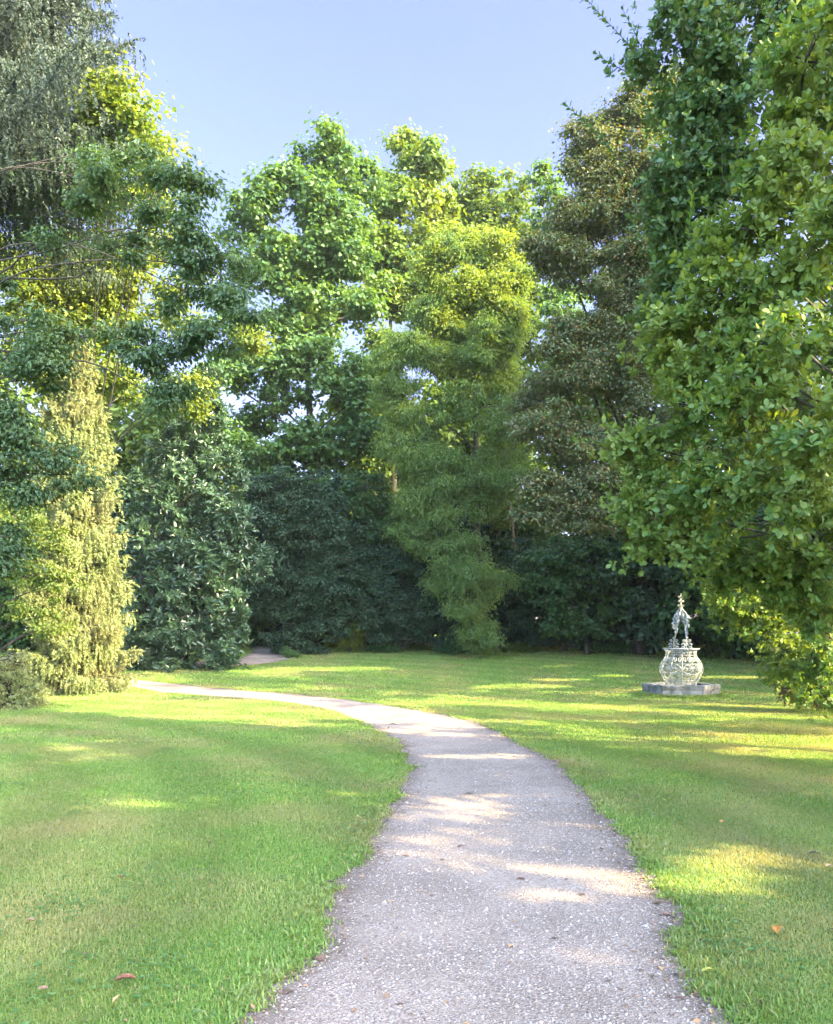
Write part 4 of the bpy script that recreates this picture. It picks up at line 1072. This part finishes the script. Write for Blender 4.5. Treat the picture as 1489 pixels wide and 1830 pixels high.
for row in [
    ("fallen_leaf", "large curled brown leaf lying in the grass at the lower left", 224, 1764, .095, (.26, .10, .05), 1, .9, .3),
    ("fallen_leaf", "small red leaf in the left lawn above the large brown leaf", 219, 1577, .055, (.36, .07, .04), 2, .6, .9),
    ("fallen_leaf", "small pinkish brown leaf left of the large curled brown leaf", 77, 1781, .045, (.38, .20, .13), 3, .5, .2),
    ("fallen_leaf", "brown leaf on the left edge of the gravel path beside a grass tuft", 570, 1719, .085, (.24, .13, .08), 4, .5, -.6),
    ("fallen_leaf", "dark brown leaf at the left gravel edge farther up the path", 592, 1587, .055, (.10, .05, .035), 5, .6, .1),
    ("fallen_leaf", "upright orange leaf glowing in the grass right of the path", 1388, 1674, .11, (.80, .34, .06), 6, .7, 1.2),
    ("fallen_leaf", "yellow-green leaf at the right edge of the path", 1266, 1748, .08, (.55, .56, .10), 7, .6, .4),
    ("fallen_leaf", "dark withered leaf in the grass near the right picture edge", 1456, 1534, .085, (.09, .05, .03), 8, .5, .1),
    ("fallen_leaf", "pale brown leaf touching the right picture edge", 1482, 1556, .06, (.40, .27, .16), 9, .5, .6),
    ("fallen_leaf", "reddish brown leaf in the middle of the sunlit gravel", 931, 1574, .065, (.25, .10, .07), 10, .5, .1),
    ("fallen_leaf", "flat brown leaf on the gravel near the right edge below the sun patch", 1190, 1638, .085, (.30, .18, .13), 11, .3, .1),
    ("fallen_leaf", "small brown leaf on the gravel between the sun streaks", 1041, 1602, .05, (.20, .13, .09), 12, .5, .2),
    ("fallen_leaf", "dark leaf on the gravel farthest along the straight stretch", 838, 1421, .085, (.12, .09, .06), 13, .4, .0),
    ("fallen_leaf", "dark leaf lying where the path bends to the left", 703, 1296, .14, (.10, .08, .06), 14, .4, .0),
    ("fallen_leaf", "orange leaf in the right lawn above the bright grass patch", 1291, 1476, .07, (.62, .30, .10), 15, .5, .5),
    ("fallen_leaf", "dark scrap of leaf on the gravel low in the middle of the path", 991, 1681, .045, (.10, .08, .06), 16, .4, .1),
    ("fallen_leaf", "grey-brown scrap of leaf on the gravel left of the middle", 824, 1514, .055, (.15, .12, .09), 17, .4, .1),
    ("fallen_leaf", "dark scrap of leaf on the left part of the gravel", 791, 1540, .04, (.12, .09, .07), 18, .4, .1),
    ("fallen_leaf", "orange-brown leaf on the gravel just below the sunlit grass corner", 1152, 1573, .06, (.55, .24, .08), 19, .4, .3),
]:
    fallen(*row)

def litter():
    """crumbs of dead leaf and soil along both edges of the path"""
    rng = np.random.default_rng(77)
    P = []
    for E, sgn in ((Lc, 1), (Rc, -1)):
        k = (E[:, 1] > 2) & (E[:, 1] < 14)
        n = 1500
        i = rng.choice(np.where(k)[0], n)
        P.append(E[i] + across[i] * (sgn * rng.exponential(.09, n))[:, None] + rng.normal(0, .06, (n, 2)))
    i = rng.integers(40, 160, 260); t = rng.random(260)[:, None]
    P.append(Lc[i] * (1 - t) + Rc[i] * t)
    P = np.concatenate(P)
    P = P[in_poly(P[:, 0], P[:, 1], POLY)]
    y = 2.6 + rng.random(900) ** 1.5 * 16; x = rng.uniform(-1, 1, 900) * (.55 * y + .6)     # scraps on the lawn
    P = np.vstack([P, np.stack([x, y], 1)]); n = len(P)
    onp = in_poly(P[:, 0], P[:, 1], POLY)
    p3 = np.concatenate([P, (gz(P[:, 0], P[:, 1]) + np.where(onp, .014, .022))[:, None]], 1)
    D = norm(np.concatenate([rng.normal(size=(n, 2)), rng.normal(0, .15, (n, 1))], 1)); N = norm(np.array([0, 0, 1.0]) + rng.normal(0, .25, (n, 3)))
    s = rng.gamma(2.5, .006, n) + .006
    m, nd, lk = new_mat("litter")
    g = nd.new("ShaderNodeNewGeometry"); r = ramp(nd, [(0, (.06, .04, .025)), (.5, (.16, .10, .06)), (.85, (.26, .15, .08)), (1, (.42, .26, .10))]); lk.new(g.outputs["Random Per Island"], r.inputs[0])
    b = nd.new("ShaderNodeBsdfPrincipled"); lk.new(r.outputs[0], b.inputs["Base Color"]); b.inputs["Roughness"].default_value = .8
    o_ = nd.new("ShaderNodeOutputMaterial"); lk.new(b.outputs[0], o_.inputs[0])
    o = leaves("leaf_litter", p3, D, N, s, s * .6, 'diamond', m, None)
    tag(o, "brown crumbs of dead leaves and soil along the path edges and on the lawn", "leaf litter", kind="stuff")
litter()

def clover():
    """patches of clover and plantain in the near lawn"""
    rng = np.random.default_rng(88)
    P = []
    for _ in range(70):
        y = 2.8 + rng.random() ** 1.4 * 13; x = rng.uniform(-1, 1) * (.55 * y + .5)
        n = rng.integers(25, 90); r_ = rng.uniform(.10, .35)
        P.append(np.array([x, y]) + rng.normal(0, r_, (n, 2)))
    P = np.concatenate(P); P = P[~in_poly(P[:, 0], P[:, 1], POLY) & (P[:, 1] > 2.2)]
    P = np.repeat(P, 3, 0); n = len(P)
    a = rng.uniform(0, 6.28, n // 3).repeat(3) + np.tile([0, 2.1, 4.2], n // 3)
    D = np.stack([np.cos(a), np.sin(a), .15 + 0 * a], 1)
    p3 = np.concatenate([P, (gz(P[:, 0], P[:, 1]) + rng.uniform(.014, .026, n // 3).repeat(3))[:, None]], 1)
    m = leaf_mat("clover_leaf", [(.07, .16, .045), (.10, .21, .06), (.14, .25, .08)], (.11, .21, .06))
    s_ = rng.uniform(.012, .022, n // 3).repeat(3)
    o = leaves("clover", p3, D, np.tile([0, 0, 1.0], (n, 1)) + rng.normal(0, .2, (n, 3)), s_, s_ * .9, 'kite', m, None)
    tag(o, "small clover leaves growing in patches in the near lawn", "clover", kind="stuff")
clover()

# ------------------------------------------------------------------ evening air
HAZE = 0.00028
def haze():
    x0, x1, y0, y1, z0, z1 = -405, 405, -205, 505, -1.2, 36
    V = [(x, y, z) for x in (x0, x1) for y in (y0, y1) for z in (z0, z1)]
    F = [(0, 1, 3, 2), (4, 6, 7, 5), (0, 4, 5, 1), (2, 3, 7, 6), (0, 2, 6, 4), (1, 5, 7, 3)]
    m, nd, lk = new_mat("haze")
    v = nd.new("ShaderNodeVolumePrincipled"); v.inputs["Color"].default_value = (.90, .95, 1.0, 1); v.inputs["Density"].default_value = HAZE; v.inputs["Anisotropy"].default_value = .2
    o = nd.new("ShaderNodeOutputMaterial"); lk.new(v.outputs[0], o.inputs["Volume"])
    mb = MB(); mb.add(np.array(V, float), F)
    tag(mb.build("haze", m, None, False), "thin pale evening haze over the whole park", "haze", kind="stuff")
if HAZE: haze()
